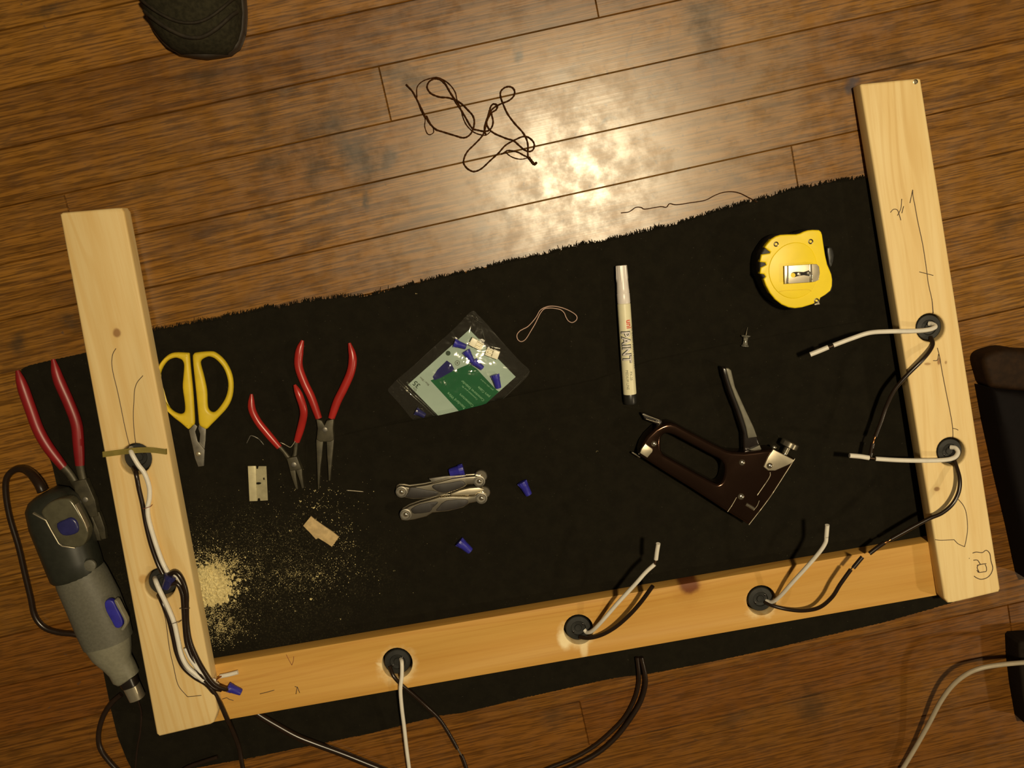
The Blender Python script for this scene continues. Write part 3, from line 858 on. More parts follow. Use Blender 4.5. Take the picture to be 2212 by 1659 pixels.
for nm, pts, mt, r_ in (
    ('black_wire', [(362, 1244, .046), (378, 1236, .049), (392, 1250, .050), (402, 1280, .049), (403, 1310, .048), (404, 1345, .047), (410, 1385, .047), (424, 1420, .046), (442, 1452, .045), (462, 1478, .041), (484, 1488, .034), (494, 1488, .029)], 'black_wire', .0027),
    ('black_wire', [(366, 1262, .047), (384, 1262, .048), (394, 1285, .048), (397, 1320, .048), (399, 1352, .0475), (404, 1392, .047), (418, 1430, .046), (438, 1462, .044), (458, 1484, .040), (478, 1490, .034)], 'black_wire', .0026),
    ('white_wire', [(366, 1250, .044), (382, 1246, .0455), (393, 1262, .0455), (398, 1295, .045), (400, 1340, .045), (408, 1385, .045), (422, 1425, .045), (438, 1452, .0445), (455, 1470, .041), (470, 1480, .035)], 'white_wire', .0025),
    ('white_wire', [(400, 1400, .0475), (412, 1424, .047), (428, 1446, .046), (446, 1464, .042), (464, 1470, .036)], 'white_wire', .0022)):
    tube(nm, pts, r_, M[mt], cab, sides=9)
tube('bare_wire', [(464, 1472, .036), (470, 1466, .033), (478, 1461, .029)], .0009, M['copper'], cab, sides=6)
tube('bare_wire', [(474, 1482, .034), (484, 1490, .031), (493, 1491, .0285)], .0011, M['copper'], cab, sides=6)
tube('twist_tie', [(366, 1350, .043), (376, 1346, .0475), (386, 1344, .047), (392, 1340, .043)], .0004, M['pencil'], cab, sides=5)
tube('twist_tie', [(388, 1315, .044), (396, 1314, .0515), (404, 1314, .0515), (410, 1314, .045)], .0004, M['pencil'], cab, sides=5)
o = tube('insulation_scrap', [(476, 1461, .0262), (495, 1457, .0262), (514, 1452, .0262)], .0024, M['white_wire'], None, sides=12)
tag(o, 'short white tube of cut insulation on the bottom board above blue wire nut', 'insulation')

# ------------------------------------------------------------------ rubber bands
def ribbon(name, pts, half, thick, mat, closed=False, res=8):
    """flat standing band: section tall in z"""
    w = wire_pts(pts, res, closed)
    return w
bx = [P(221, 979, .0335), P(221, 979, .0345)]
rbp = []
for (px, py, z) in [(221, 981, .0336), (255, 977, .0343), (290, 973, .0348), (325, 972, .0346), (357, 976, .0336), (359, 977, .0240), (360, 978, .0135), (290, 975, .0127), (222, 983, .0130), (219, 982, .0240)]:
    rbp.append(P(px, py, z) if z > .03 or True else None)
tl = [P(221.5, 982, .0348), P(255, 977.5, .0351), P(292, 973, .0354), P(325, 972, .0352), P(358, 976, .0348)]
ends_l = Vector((tl[0].x - .0005, tl[0].y, .0135)); ends_r = Vector((tl[-1].x + .0008, tl[-1].y, .0130))
path = crom([tuple(p) for p in tl], 5)
path = [Vector(p) for p in path] + [Vector((ends_r.x, ends_r.y, .033)), Vector((ends_r.x, ends_r.y, .016)), ends_r, ends_l, Vector((ends_l.x, ends_l.y, .016)), Vector((ends_l.x, ends_l.y, .033))]
V = []
for p in path:
    for dy, dd in ((-.0030, 0), (.0030, 0), (.0030, 1), (-.0030, 1)):
        c = Vector(((tl[0].x + tl[-1].x) / 2, p.y, .024))
        q = Vector((p.x, p.y + dy, p.z))
        if dd:
            e = (c - q); e.y = 0; e.normalize(); q = q + e * .0005
        V.append(q)
n = len(path)
Fc = [(i * 4 + k, i * 4 + (k + 1) % 4, ((i + 1) % n) * 4 + (k + 1) % 4, ((i + 1) % n) * 4 + k) for i in range(n) for k in range(4)]
o = mk('rubber_band', V, Fc, M['olive_band'], None, angle=30)
tag(o, 'olive rubber band stretched round the left board across its upper hole', 'rubber band')
z3 = Z(1000, 620, 7.373)
o = tube('rubber_band', [q + (.0042,) for q in z3([(905, 700), (860, 760), (870, 830), (920, 868), (975, 850), (1020, 800), (1080, 700), (1140, 600), (1190, 500), (1230, 420), (1290, 350), (1360, 335), (1450, 338), (1550, 360), (1610, 410), (1640, 480), (1680, 540), (1740, 565), (1800, 530), (1815, 480), (1780, 430), (1680, 370), (1560, 325), (1450, 305), (1360, 308), (1280, 335), (1220, 380), (1170, 470), (1100, 560), (1030, 630), (960, 668)])],
         .0007, M['tan_band'], None, sides=6, closed=True, flat=1.9, res=5)
tag(o, 'thin tan rubber band looped on cloth between bag and marker', 'rubber band')

# ------------------------------------------------------------------ scissors
t = thing('scissors', 420, 880, .0022, 'yellow-handled snips with short grey blades beside the left board', 'scissors')
zs = Z(320, 740, 5.925)
hl = zs([(522, 175), (515, 140), (480, 133), (330, 130), (235, 168), (140, 270), (97, 380), (105, 520), (140, 655), (195, 825), (290, 940), (410, 1035), (490, 1105), (515, 1112), (560, 1070), (586, 1040), (583, 900), (562, 600), (535, 330)])
hh = zs([(430, 235), (390, 210), (330, 200), (240, 240), (165, 350), (137, 480), (145, 610), (200, 750), (290, 865), (370, 912), (425, 915), (460, 880), (458, 770), (432, 580), (440, 440), (450, 300)])
prism('handle', hl, .0115, .0035, M['scissor_yellow'], t, bevel=.0034, holes=[hh], sm=3, steps=4, bot_bevel=True, angle=70)
hl = zs([(562, 185), (575, 148), (610, 130), (790, 115), (870, 140), (970, 230), (1050, 370), (1082, 520), (1070, 690), (1010, 830), (900, 955), (800, 1055), (742, 1112), (690, 1095), (645, 1055), (632, 940), (605, 640), (572, 330)])
hh = zs([(690, 215), (740, 190), (785, 185), (860, 220), (950, 320), (1000, 440), (1016, 560), (990, 690), (930, 800), (855, 885), (800, 892), (760, 850), (748, 770), (742, 620), (705, 440), (665, 290), (665, 245)])
prism('handle', hl, .0115, .0035, M['scissor_yellow'], t, bevel=.0034, holes=[hh], sm=3, steps=4, bot_bevel=True, angle=70)
prism('blade', zs([(650, 1050), (700, 1080), (738, 1105), (733, 1250), (716, 1400), (715, 1575), (650, 1560), (625, 1440), (655, 1280), (665, 1170), (640, 1100)]), .0058, .0040, M['steel_mid'], t, bevel=.0004)
prism('blade', zs([(520, 1120), (560, 1080), (592, 1042), (628, 1075), (600, 1140), (632, 1265), (722, 1372), (712, 1580), (640, 1590), (598, 1480), (568, 1330)]), .0078, .0060, M['steel_mid'], t, bevel=.0004)
dome('pivot_screw', 320 + 645 / 5.925, 740 + 1425 / 5.925, .0078, .0030, .0016, M['satin'], t)

# ------------------------------------------------------------------ pliers
def pliers(root, hands, block, jaws, zc_, rh, arms=(), mat='red', hz=None):
    for k, pts in enumerate(hands):
        n = len(pts)
        rr = [rh * .35, rh * .80] + [rh] * 6 + [rh * .95, rh * .8]
        zz = hz[k] if hz else [zc_] * n
        tube('handle_grip', [(a, b, z) for (a, b), z in zip(pts, zz)], rr, M[mat], root, sides=14, flat=.85)
    for pts in arms:
        tube('handle_shank', [(a, b, zc_) for a, b in pts[0]], pts[1], M['steel_dark'], root, sides=10, flat=.7)
    prism('pivot_block', block, zc_ + .0048, zc_ - .004, M['steel_dark'], root, bevel=.001)
    cx = sum(p[0] for p in block) / len(block); cy = sum(p[1] for p in block) / len(block)
    dome('pivot_rivet', cx, cy, zc_ + .0047, .0032, .0009, M['steel_mid'], root)
    for j in jaws:
        prism('jaw', j, zc_ + .0036, zc_ - .003, M['steel_dark'], root, bevel=.0007)
zp = Z(500, 700, 3.19)
t = thing('needle_nose_pliers', 700, 900, .0022, 'larger red-handled needle-nose pliers standing open on the cloth', 'pliers')
pliers(t, [zp([(490, 112), (468, 190), (463, 290), (500, 400), (552, 510), (602, 650)]), zp([(812, 130), (835, 230), (822, 330), (775, 440), (728, 535), (688, 650)])],
       zp([(583, 655), (622, 665), (640, 700), (655, 665), (705, 655), (700, 720), (706, 798), (680, 812), (610, 812), (585, 795), (592, 720)]),
       [zp([(583, 795), (632, 805), (624, 900), (612, 1000), (604, 1140), (594, 1140), (588, 960)]), zp([(654, 805), (706, 795), (692, 950), (680, 1080), (668, 1080), (664, 980), (658, 900)])],
       .0072, .0046)
t = thing('small_pliers', 620, 960, .0022, 'smaller red-handled pliers with a spring wire, overlapping the larger pair', 'pliers')
pliers(t, [zp([(138, 482), (140, 580), (178, 665), (240, 745), (330, 850)]), zp([(435, 418), (470, 500), (498, 600), (485, 690), (450, 810)])],
       zp([(378, 925), (450, 912), (468, 960), (484, 1000), (440, 1010), (402, 1012), (388, 960)]),
       [zp([(400, 1005), (440, 1002), (446, 1060), (458, 1138), (444, 1142), (415, 1060)]), zp([(440, 1002), (484, 995), (488, 1050), (500, 1130), (484, 1136), (462, 1060)])],
       .0068, .0042, arms=[(zp([(330, 845), (365, 885), (398, 930)]), [.0026, .0022, .003]), (zp([(446, 810), (440, 870), (432, 930)]), [.0026, .0022, .003])],
       hz=[[.0068] * 5, [.0175, .0180, .0165, .0120, .0075]])
tube('spring_wire', [q + (.010,) for q in zp([(338, 815), (372, 832), (405, 848), (425, 828), (440, 805)])], .0005, M['satin'], t, sides=6)
z00 = Z(0, 700, 3.95)
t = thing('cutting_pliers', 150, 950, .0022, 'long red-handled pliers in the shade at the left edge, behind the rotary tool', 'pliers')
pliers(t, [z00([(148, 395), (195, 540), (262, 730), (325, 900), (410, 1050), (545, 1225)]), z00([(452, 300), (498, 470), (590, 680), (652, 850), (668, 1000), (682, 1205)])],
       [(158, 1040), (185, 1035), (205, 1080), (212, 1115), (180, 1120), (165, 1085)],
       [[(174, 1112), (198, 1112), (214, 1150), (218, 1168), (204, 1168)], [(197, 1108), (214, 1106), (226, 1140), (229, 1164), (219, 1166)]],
       .0095, .0062, arms=[([(137, 1008), (155, 1030), (175, 1065)], [.0050, .0045, .005]), ([(172, 1003), (178, 1030), (190, 1075)], [.0050, .0045, .005])], mat='red_shaded')

# ------------------------------------------------------------------ rotary tool
t = thing('rotary_tool', 180, 1270, .002, 'grey and charcoal rotary tool lying left of the left board, nose down', 'power tool')
zt_ = .0275
body = loft('main_shell', [(172, 1238, zt_, .0262, .0235), (178, 1250, zt_, .0272, .0245), (202, 1300, zt_, .0284, .0248), (221, 1348, zt_, .0282, .0245), (234, 1385, zt_, .0262, .0235)], M['tool_grey'], t, power=2.4)
loft('rear_shell', [(100, 1062, zt_, .0120, .0130), (105, 1070, zt_, .0210, .0190), (112, 1088, zt_, .0272, .0225), (125, 1125, zt_, .0296, .0240), (141, 1166, zt_, .0292, .0248), (158, 1212, zt_, .0285, .0250), (167, 1238, zt_, .0276, .0249), (169, 1244, zt_, .0255, .0235)], M['tool_dark'], t, power=2.5)
ns = loft('nose_cap', [(232, 1382, zt_, .0256, .0232), (242, 1410, zt_, .0215, .0205), (253, 1430, zt_ - .001, .0162, .0165), (264, 1445, zt_ - .002, .0150, .0150), (272, 1462, zt_ - .003, .0146, .0145), (275, 1466, zt_ - .003, .0120, .0120)], M['tool_pale'], t, power=2.2)
loft('collar', [(275, 1464, .023, .0110, .0110), (282, 1480, .023, .0100, .0100)], M['gun_black'], t)
loft('collet_nut', [(284, 1481, .023, .0086, .0086, 3), (297, 1508, .022, .0084, .0084, 3), (298, 1510, .022, .0060, .0060, 3)], M['satin'], t, sides=18)
zd = Z(0, 980, 5.925)
bz = prism('switch_bezel', zd([(520, 760), (560, 690), (640, 620), (760, 580), (880, 580), (945, 640), (1040, 800), (1105, 930), (1125, 1000), (1110, 1090), (1060, 1180), (960, 1205), (860, 1195), (770, 1160), (720, 1090), (650, 970), (580, 850)]), .0535, .040, M['bezel'], t, bevel=.0022, sm=2)
prism('speed_dial', zd([(720, 900), (820, 850), (900, 820), (970, 860), (1000, 940), (990, 1010), (900, 1050), (800, 1050), (740, 990)]), .0560, .050, M['blue_dim'], t, bevel=.0022, sm=2)
prism('bezel_trim', zd([(418, 758), (560, 835), (590, 850), (655, 975), (755, 1150), (800, 1180), (960, 1205), (955, 1218), (790, 1195), (740, 1158), (640, 985), (572, 862), (415, 775)]), .0530, .046, M['satin'], t, bevel=.0005)
prism('bezel_trim', zd([(950, 655), (965, 650), (1085, 880), (1112, 950), (1120, 1000), (1108, 1000), (1070, 905)]), .0540, .046, M['satin'], t, bevel=.0005)
prism('side_window', zd([(430, 980), (520, 1000), (600, 1130), (700, 1290), (820, 1510), (740, 1500), (640, 1440), (560, 1330), (480, 1150)]), .0475, .034, M['bezel'], t, bevel=.0012)
rev('brush_cap', P(196, 1220, .0445), (0, 0, 1), [(0, .0063), (.003, .0063), (.0036, .005), (.0036, .0001)], M['tool_grey'], t, sides=20)
zd2 = Z(0, 1200, 4.147)
prism('lock_button', zd2([(935, 430), (960, 400), (1010, 410), (1040, 470), (1085, 560), (1095, 620), (1070, 650), (1030, 645), (1000, 590), (950, 500)]), .0515, .045, M['blue'], t, bevel=.0012, sm=2)
prism('button_rim', zd2([(1020, 405), (1050, 410), (1090, 490), (1135, 580), (1130, 630), (1100, 675), (1080, 660), (1110, 610), (1100, 560), (1050, 470)]), .0500, .042, M['tool_pale'], t, bevel=.0008, sm=2)
prism('data_plate', zd2([(610, 340), (660, 335), (840, 690), (770, 715), (700, 640), (640, 480)]), .0470, .036, M['tool_dark'], t, bevel=.0005)
prism('white_sticker', zd2([(735, 630), (780, 622), (805, 690), (765, 705)]), .0478, .043, M['white_plastic'], t)
tube('power_cord', [(92, 1062, .030), (84, 1045, .028), (68, 1024, .020), (50, 1013, .010), (30, 1016, .006), (14, 1034, .005), (13, 1070, .005), (22, 1120, .005), (40, 1180, .005), (54, 1240, .005), (66, 1290, .005), (75, 1330, .005), (95, 1355, .005), (125, 1366, .005), (160, 1370, .005), (188, 1378, .004), (215, 1386, .004), (235, 1405, .004)], [.0055, .0052, .0046, .0036, .0034, .0033, .0033, .0033, .0033, .0033, .0033, .0033, .0033], M['black_wire'], t, sides=10)

# ------------------------------------------------------------------ razor blade, chip, pins
zq = Z(500, 980, 6.9125)
t = thing('razor_blade', 557, 1045, .0022, 'single-edged razor blade with notched ends, lying below the scissors', 'razor blade')
prism('blade', zq([(345, 187), (370, 187), (372, 225), (395, 228), (405, 187), (520, 187), (543, 697), (432, 703), (425, 665), (395, 665), (388, 706), (360, 708)]), .0036, .0030, M['razor'], t, holes=[zq([(362, 442), (375, 430), (400, 426), (430, 428), (448, 440), (430, 455), (400, 461), (375, 458)])])
prism('folded_spine', zq([(243, 187), (358, 185), (378, 708), (268, 712)]), .0046, .0026, M['razor_spine'], t, bevel=.0003)
prism('stamped_slot', zq([(470, 362), (492, 355), (498, 388), (476, 392)]), .00372, .0036, M['gun_black'], t)
o = prism('wood_chip', zq([(1185, 935), (1250, 990), (1400, 1095), (1520, 1175), (1605, 1245), (1500, 1392), (1400, 1325), (1290, 1258), (1262, 1282), (1160, 1170), (1068, 1078)]), .0042, .0022, M['veneer'], None, bevel=.0003)
tag(o, 'flat tan wooden offcut with a stepped edge on dusty cloth', 'wood chip')
o = tube('steel_pin', [(749, 1059, .0028), (766, 1060.5, .0028), (785, 1062, .0028)], .0006, M['satin'], None, sides=6)
tag(o, 'thin straight steel pin left of the folded multi-tool', 'pin')
o = tube('wire_clipping', [(533, 957, .0028), (538, 947, .0035), (542, 941, .004), (552, 944, .0042), (561, 950, .0035), (570, 961, .0028)], .0005, M['steel_mid'], None, sides=6)
tag(o, 'thin bent wire clipping beside the small pliers handle', 'wire clipping')

# ------------------------------------------------------------------ clear bag of connectors
zk = Z(820, 640, 5.924)
def bag():
    t = thing('plastic_bag', 990, 810, .0022, 'clear resealable bag of blue wire connectors tucked under a cloth fold', 'plastic bag')
    out = [(1019, 672), (1034, 682), (1048, 696), (1075, 727), (1100, 755), (1125, 782), (1144, 802), (1128, 825), (1105, 846), (1083, 866), (1058, 886), (1030, 912), (1002, 936), (975, 934), (935, 922), (910, 915), (892, 907), (870, 881), (850, 858), (838, 843), (848, 830), (856, 821), (875, 805), (896, 787), (926, 759), (958, 731), (990, 701)]
    cen = (990, 806)
    import mathutils
    rng = 16
    for nm, top in (('front_film', True), ('back_film', False)):
        V = [P(cen[0], cen[1], .0115 if top else .0021)]; Fc = []
        ol = crom(out, 4, True); n = len(ol)
        for k in range(1, rng + 1):
            f = k / rng
            for (x, y) in ol:
                px = cen[0] + (x - cen[0]) * f; py = cen[1] + (y - cen[1]) * f
                puff = (1 - f ** 3)
                z = .0024 + .0088 * puff
                if top:
                    z += .0016 * mathutils.noise.noise(Vector((px * .045, py * .045, 1))) * (1 - f ** 6)
                    z += .0009 * abs(mathutils.noise.noise(Vector((px * .13 + py * .09, py * .02, 5)))) * (1 - f ** 6)
                    dd = abs((px - 856) * .685 - (py - 821) * .728) 
                    z = max(z, .0028)
                    lim = .0100 - .0062 * max(0, min(1, (py - 862 + (px - 944) * .21) / 25.0 + .2)) 
                    z = min(z, max(.0028, lim + .003))
                    if py > 897 - (px - 944) * .235: z = min(z, .0042)
                else: z = .0020
                V.append(P(px, py, z))
        for i in range(n): Fc.append((0, 1 + i, 1 + (i + 1) % n))
        for k in range(rng - 1):
            for i in range(n):
                a = 1 + k * n + i; b = 1 + k * n + (i + 1) % n
                Fc.append((a, b, b + n, a + n))
        mk(nm, V, Fc, M['film'], t, angle=180)
    # zip strip
    for dx in (0, 5.5):
        tube('zip_ridge', [(856 + dx, 821 - dx * .2, .0052), (880 + dx, 845 - dx * .2, .0062), (910 + dx, 872 - dx * .2, .0060), (938 + dx, 899 - dx * .2, .0040)], .0006, M['film_edge'], t, sides=6)
    for pts in ([(1001, 688), (1014, 684), (1022, 685), (1034, 694), (1044, 698)], [(1023, 684), (1020, 700), (1018, 714)], [(1027, 714), (1036, 711), (1042, 714), (1046, 728), (1049, 737)], [(896, 788), (926, 760), (957, 732)], [(1144, 802), (1113, 836), (1084, 864)]):
        tube('film_crease', [(a, b, .0105 if 690 < b < 760 and a > 1000 else .0052) for a, b in pts], .00035, M['film_edge'], t, sides=5)
    # printed card
    c = thing('printed_card', 990, 815, .003, 'pale green printed card inside the clear bag, lettering upside down', 'card')
    zcard = .0044
    prism('card_sheet', [(1014, 712), (1114, 814), (981, 933), (881, 831)], zcard, zcard - .0006, M['card'], c)
    prism('green_panel', [(930, 822), (1014, 786), (1030, 797), (1073, 843), (1078, 846), (1014, 905), (1004, 902)], zcard + .0002, zcard, M['green'], c)
    prism('printed_nut', zk([(680, 1030), (740, 940), (860, 822), (920, 865), (957, 935), (930, 960), (780, 1045), (700, 1075)]), zcard + .0004, zcard + .0001, M['blue_print'], c)
    ex, ey = -.745, -.667
    for s_, x, y, sz, mt, z_ in (('Standard Wire', 1006, 880, 8.4, 'ink_pale', 3), ('Connectors', 1024, 876, 8.2, 'ink_pale', 3), ('Connecteurs pour fils', 1032, 862, 5.0, 'ink_pale', 3), ('Conectores Estándar', 1047, 864, 7.6, 'ink_pale', 3), ('para Cable', 1059, 856, 7.6, 'ink_pale', 3),
                                ('pour câble standard', 1066, 842, 4.4, 'ink_pale', 3),
                                ('35', 909, 832, 16, 'ink', 3), ('Qty / Cant', 901, 843, 6.5, 'ink_grey', 3), ('Blue / Bleu', 928, 831, 6.0, 'ink_grey', 3)):
        text_px('card_lettering', s_, x, y, ex, ey, sz, zcard + .0005, M[mt], c, bold=.012)
    for (x, y, r_) in ((968, 763, 5.2),):
        prism('round_mark', circ(x, y, r_), zcard + .0003, zcard, M['ink'], c)
    v, f = tube_geo([P(988 + 5 * math.cos(a * PI / 8), 784 + 5 * math.sin(a * PI / 8), zcard + .0002) for a in range(16)], .0003, 5, True)
    mk('round_mark', v, f, M['ink_grey'], c)
    prism('round_mark', circ(988, 784, 2), zcard + .0003, zcard, M['ink_grey'], c)
    return t
M['film_edge'] = clear_film('folded_film', .30, .6, .1)
bag()
G = 'blue wire nuts inside the bag'
wire_nut(994, 745, .0086, 20, .0140, .0042, 'blue wire nut inside the bag at its left, nearest white connectors', mat='blue', group=G)
wire_nut(1014, 770, .0086, 60, .0150, .0042, 'blue wire nut inside the bag touching the green panel, second from left', mat='blue', group=G)
wire_nut(1033, 788, .0084, 40, .0130, .0040, 'blue wire nut in the middle of the bag under shiny film creases', mat='blue', group=G)
wire_nut(1073, 824, .0086, 75, .0160, .0046, 'blue wire nut inside the bag nearest its right corner', mat='blue', group=G)
wire_nut(908, 893, .0072, 30, .0120, .0040, 'blue wire nut outside the zip strip at lower left bag end', mat='blue_dim', group=G)
def connector(px, py, ang, label):
    t = thing('ivory_connector', px, py, .009, label, 'connector', 'ivory connectors inside the bag')
    a = math.radians(ang); e = (math.cos(a), math.sin(a)); nrm = (-e[1], e[0])
    def q(x, y): return (px + e[0] * x + nrm[0] * y, py + e[1] * x + nrm[1] * y)
    prism('housing', [q(-11, -9), q(3, -9), q(3, 9), q(-11, 9)], .0150, .0080, M['ivory'], t, bevel=.0006)
    for sgn in (-1, 1):
        prism('side_rail', [q(3, sgn * 8.5), q(18, sgn * 8.5), q(18, sgn * 5.8), q(3, sgn * 5.8)], .0138, .0085, M['ivory'], t, bevel=.0003)
    prism('latch_tab', [q(3, -2), q(14, -2), q(14, 2), q(3, 2)], .0125, .0095, M['ivory'], t, bevel=.0003)
    prism('floor_plate', [q(3, -7), q(18, -7), q(18, 7), q(3, 7)], .0092, .0082, M['ivory'], t)
connector(1026, 742, 28, 'ivory plastic wire connector inside the bag, upper of two')
connector(1067, 765, 200, 'ivory plastic wire connector inside the bag, lower right of two')

# ------------------------------------------------------------------ paint marker
t = thing('paint_marker', 1350, 725, .0025, 'white-capped paint marker with a cream barrel lettered PAINT', 'marker')
rM = .0073
A = P(1342, 573, rM + .0028); B = P(1362, 873, rM + .0028)
ax = (B - A); Lm = ax.length; ax.normalize()
def fr(y): return (y - 573) / 300.0 * Lm
v1, f1 = rev_geo(A, ax, [(0, .0050), (.0002, .0058), (fr(600), .0062), (fr(622), .0066), (fr(630), .0069), (fr(631.5), .0067), (fr(633), .0070), (fr(652), .0071), (fr(654), .0068)], 32)
sd = ax.cross(Vector((0, 0, 1))).normalized(); up = sd.cross(ax)
gs = [(v1, f1)]
for k in range(6):
    a = k * PI / 3 + .2
    dr = sd * math.cos(a) + up * math.sin(a)
    gs.append(tube_geo([A + dr * .0048 + ax * .0006, A + dr * .0054 + ax * fr(600), A + dr * .0056 + ax * fr(617)], [.0015, .0014, .0005], 6))
v, f = merge(gs)
mk('cap', v, f, M['white_plastic'], t, angle=35)
bar = rev('barrel', A, ax, [(fr(654), .0066), (fr(655), .0072), (fr(848), .0073), (fr(851), .0071)], M['cream'], t, sides=36)
rev('end_plug', A, ax, [(fr(850), .0071), (fr(852), .0073), (fr(868), .0072), (fr(872), .0066), (fr(873), .0050), (fr(873), .0001)], M['black_plastic'], t, sides=32)
def wrap(name, body, y0, th0, size, mat, bold=0.0, sx=1.0, rr=.00738, rot=1):
    """lettering wrapped round the barrel; reads down the barrel"""
    Vt, Ft = text_geo(body, bold, .09)
    W = []
    for x, y in Vt:
        d = fr(y0) + x * size * sx
        th = th0 + (y * size) / rr
        W.append(A + ax * d + (up * math.cos(th) + sd * math.sin(th) * -1) * rr)
    return mk(name, W, Ft, mat, t, smooth=False, recalc=False)
def lift(name, o_): return o_
wrap('maker_lettering', 'uni', 688, .05, .0095, M['ink_red'], bold=.02, sx=.85)
wrap('big_lettering', 'PAINT', 712, -.86, .0140, M['ink_black'], bold=.06, sx=.88, rr=.00737)
wrap('big_lettering', 'PAINT', 712.8, -.82, .0140, M['white_plastic'], bold=.005, sx=.88, rr=.00745)
wrap('small_lettering', 'OIL BASED PAINT MARKER', 702, .86, .0042, M['ink_grey'], sx=.95)
wrap('small_lettering', 'MEDIUM LINE', 796, -.55, .0042, M['ink_grey'], sx=.85)
wrap('small_lettering', 'PX-20', 800, .05, .0042, M['ink_grey'], sx=.9)

# ------------------------------------------------------------------ tape measure
t = thing('tape_measure', 1720, 585, .0022, 'yellow tape measure with a black rubber side and steel belt clip', 'tape measure')
zz = Z(1600, 480, 7.9)
yo = zz([(410, 430), (450, 370), (520, 290), (600, 240), (680, 215), (800, 208), (950, 207), (1020, 190), (1080, 160), (1150, 138), (1230, 130), (1340, 135), (1375, 165), (1393, 215), (1420, 400), (1445, 560), (1480, 720), (1520, 810), (1552, 890), (1566, 980), (1562, 1090), (1535, 1170), (1450, 1240), (1365, 1290), (1345, 1340), (1230, 1400), (1050, 1455), (930, 1470), (820, 1455), (700, 1405), (590, 1320), (500, 1210), (430, 1080), (392, 970), (430, 930), (400, 890), (330, 880), (345, 775), (440, 730), (420, 690), (330, 680), (355, 552), (500, 530), (510, 510), (460, 475)])
ho = zz([(410, 425), (520, 280), (680, 205), (950, 195), (1080, 150), (1230, 118), (1345, 125), (1400, 210), (1460, 600), (1560, 880), (1580, 1050), (1545, 1185), (1375, 1300), (1355, 1360), (1230, 1412), (930, 1482), (700, 1415), (500, 1225), (385, 970), (330, 880), (322, 770), (325, 660), (345, 540), (385, 470)])
prism('rubber_case', ho, .0358, .0028, M['rubber'], t, bevel=.002, sm=3, steps=3, bot_bevel=True, angle=60)
prism('yellow_shell', yo, .0380, .0300, M['yellow'], t, bevel=.0015, steps=4, angle=50)
prism('round_boss', zz([(640, 480), (760, 390), (920, 345), (1080, 365), (1200, 450), (1270, 580), (1310, 760), (1300, 980), (1200, 1180), (1000, 1290), (800, 1290), (620, 1180), (510, 1000), (480, 800), (530, 620)]), .0388, .0376, M['yellow'], t, bevel=.0008, sm=3)
cl = prism('belt_clip', zz([(745, 745), (1215, 715), (1300, 715), (1340, 760), (1352, 870), (1335, 985), (1270, 1015), (1215, 1025), (750, 1055)]), .0428, .0418, M['satin'], t, bevel=.0004)
for a in ([(775, 742), (818, 740), (820, 1048), (780, 1050)], [(1170, 716), (1215, 714), (1230, 1020), (1180, 1022)]):
    prism('clip_bend', zz(a), .0435, .0424, M['chrome'], cl, bevel=.0004)
prism('clip_slot', zz([(860, 880), (900, 850), (1000, 845), (1080, 850), (1180, 820), (1200, 880), (1170, 920), (1080, 905), (960, 925), (900, 945), (865, 920)]), .04288, .0427, M['gun_black'], cl, sm=2)
dome('clip_screw', 1600 + 1155 / 7.9, 480 + 870 / 7.9, .0428, .0028, .0014, M['steel_mid'], cl)
dome('clip_rivet', 1600 + 990 / 7.9, 480 + 885 / 7.9, .0428, .0022, .0008, M['satin'], cl)
prism('clip_window', zz(circ(895, 905, 40, 14)), .04296, .0428, M['yellow'], cl)
for a, b in ((600, 375), (1190, 330), (1290, 1340)):
    rev('case_screw', P(1600 + a / 7.9, 480 + b / 7.9, .0372), (0, 0, 1), [(0, .0028), (.0009, .0028), (.0012, .0020), (.0008, .0014), (.0006, .0001)], M['brass'], t, sides=16)
tube('raised_line', [q + (.0388,) for q in zz([(660, 1185), (780, 1165), (1000, 1155), (1150, 1150), (1210, 1175)])], .0004, M['yellow'], t, sides=6)
prism('blade_lock', zz([(1470, 440), (1560, 430), (1600, 560), (1570, 720), (1520, 780), (1490, 640)]), .0300, .012, M['black_plastic'], t, bevel=.0015, sm=2)
prism('tape_hook', zz([(1250, 1370), (1340, 1350), (1350, 1400), (1265, 1420)]), .020, .006, M['satin'], t, bevel=.0004)

# ------------------------------------------------------------------ push pin
t = thing('push_pin', 1611, 735, .0025, 'clear push pin lying on cloth below the tape measure', 'push pin')
A2 = P(1609, 749, .0072); B2 = P(1611.5, 724, .0066)
ax2 = (B2 - A2).normalized(); L2 = (B2 - A2).length
rev('head', A2, ax2, [(0, .0035), (.0003, .0042), (.0014, .0042), (.0022, .0030), (.0060, .0022), (L2 - .0028, .0026), (L2 - .0014, .0048), (L2 - .0004, .0050), (L2, .0040), (L2, .0001)], M['pin'], t, sides=18)
tube('needle', [(1611.5, 724, .0066), (1613, 716, .0055), (1615, 707, .0035)], [.0005, .0004, .0002], M['satin'], t, sides=6)

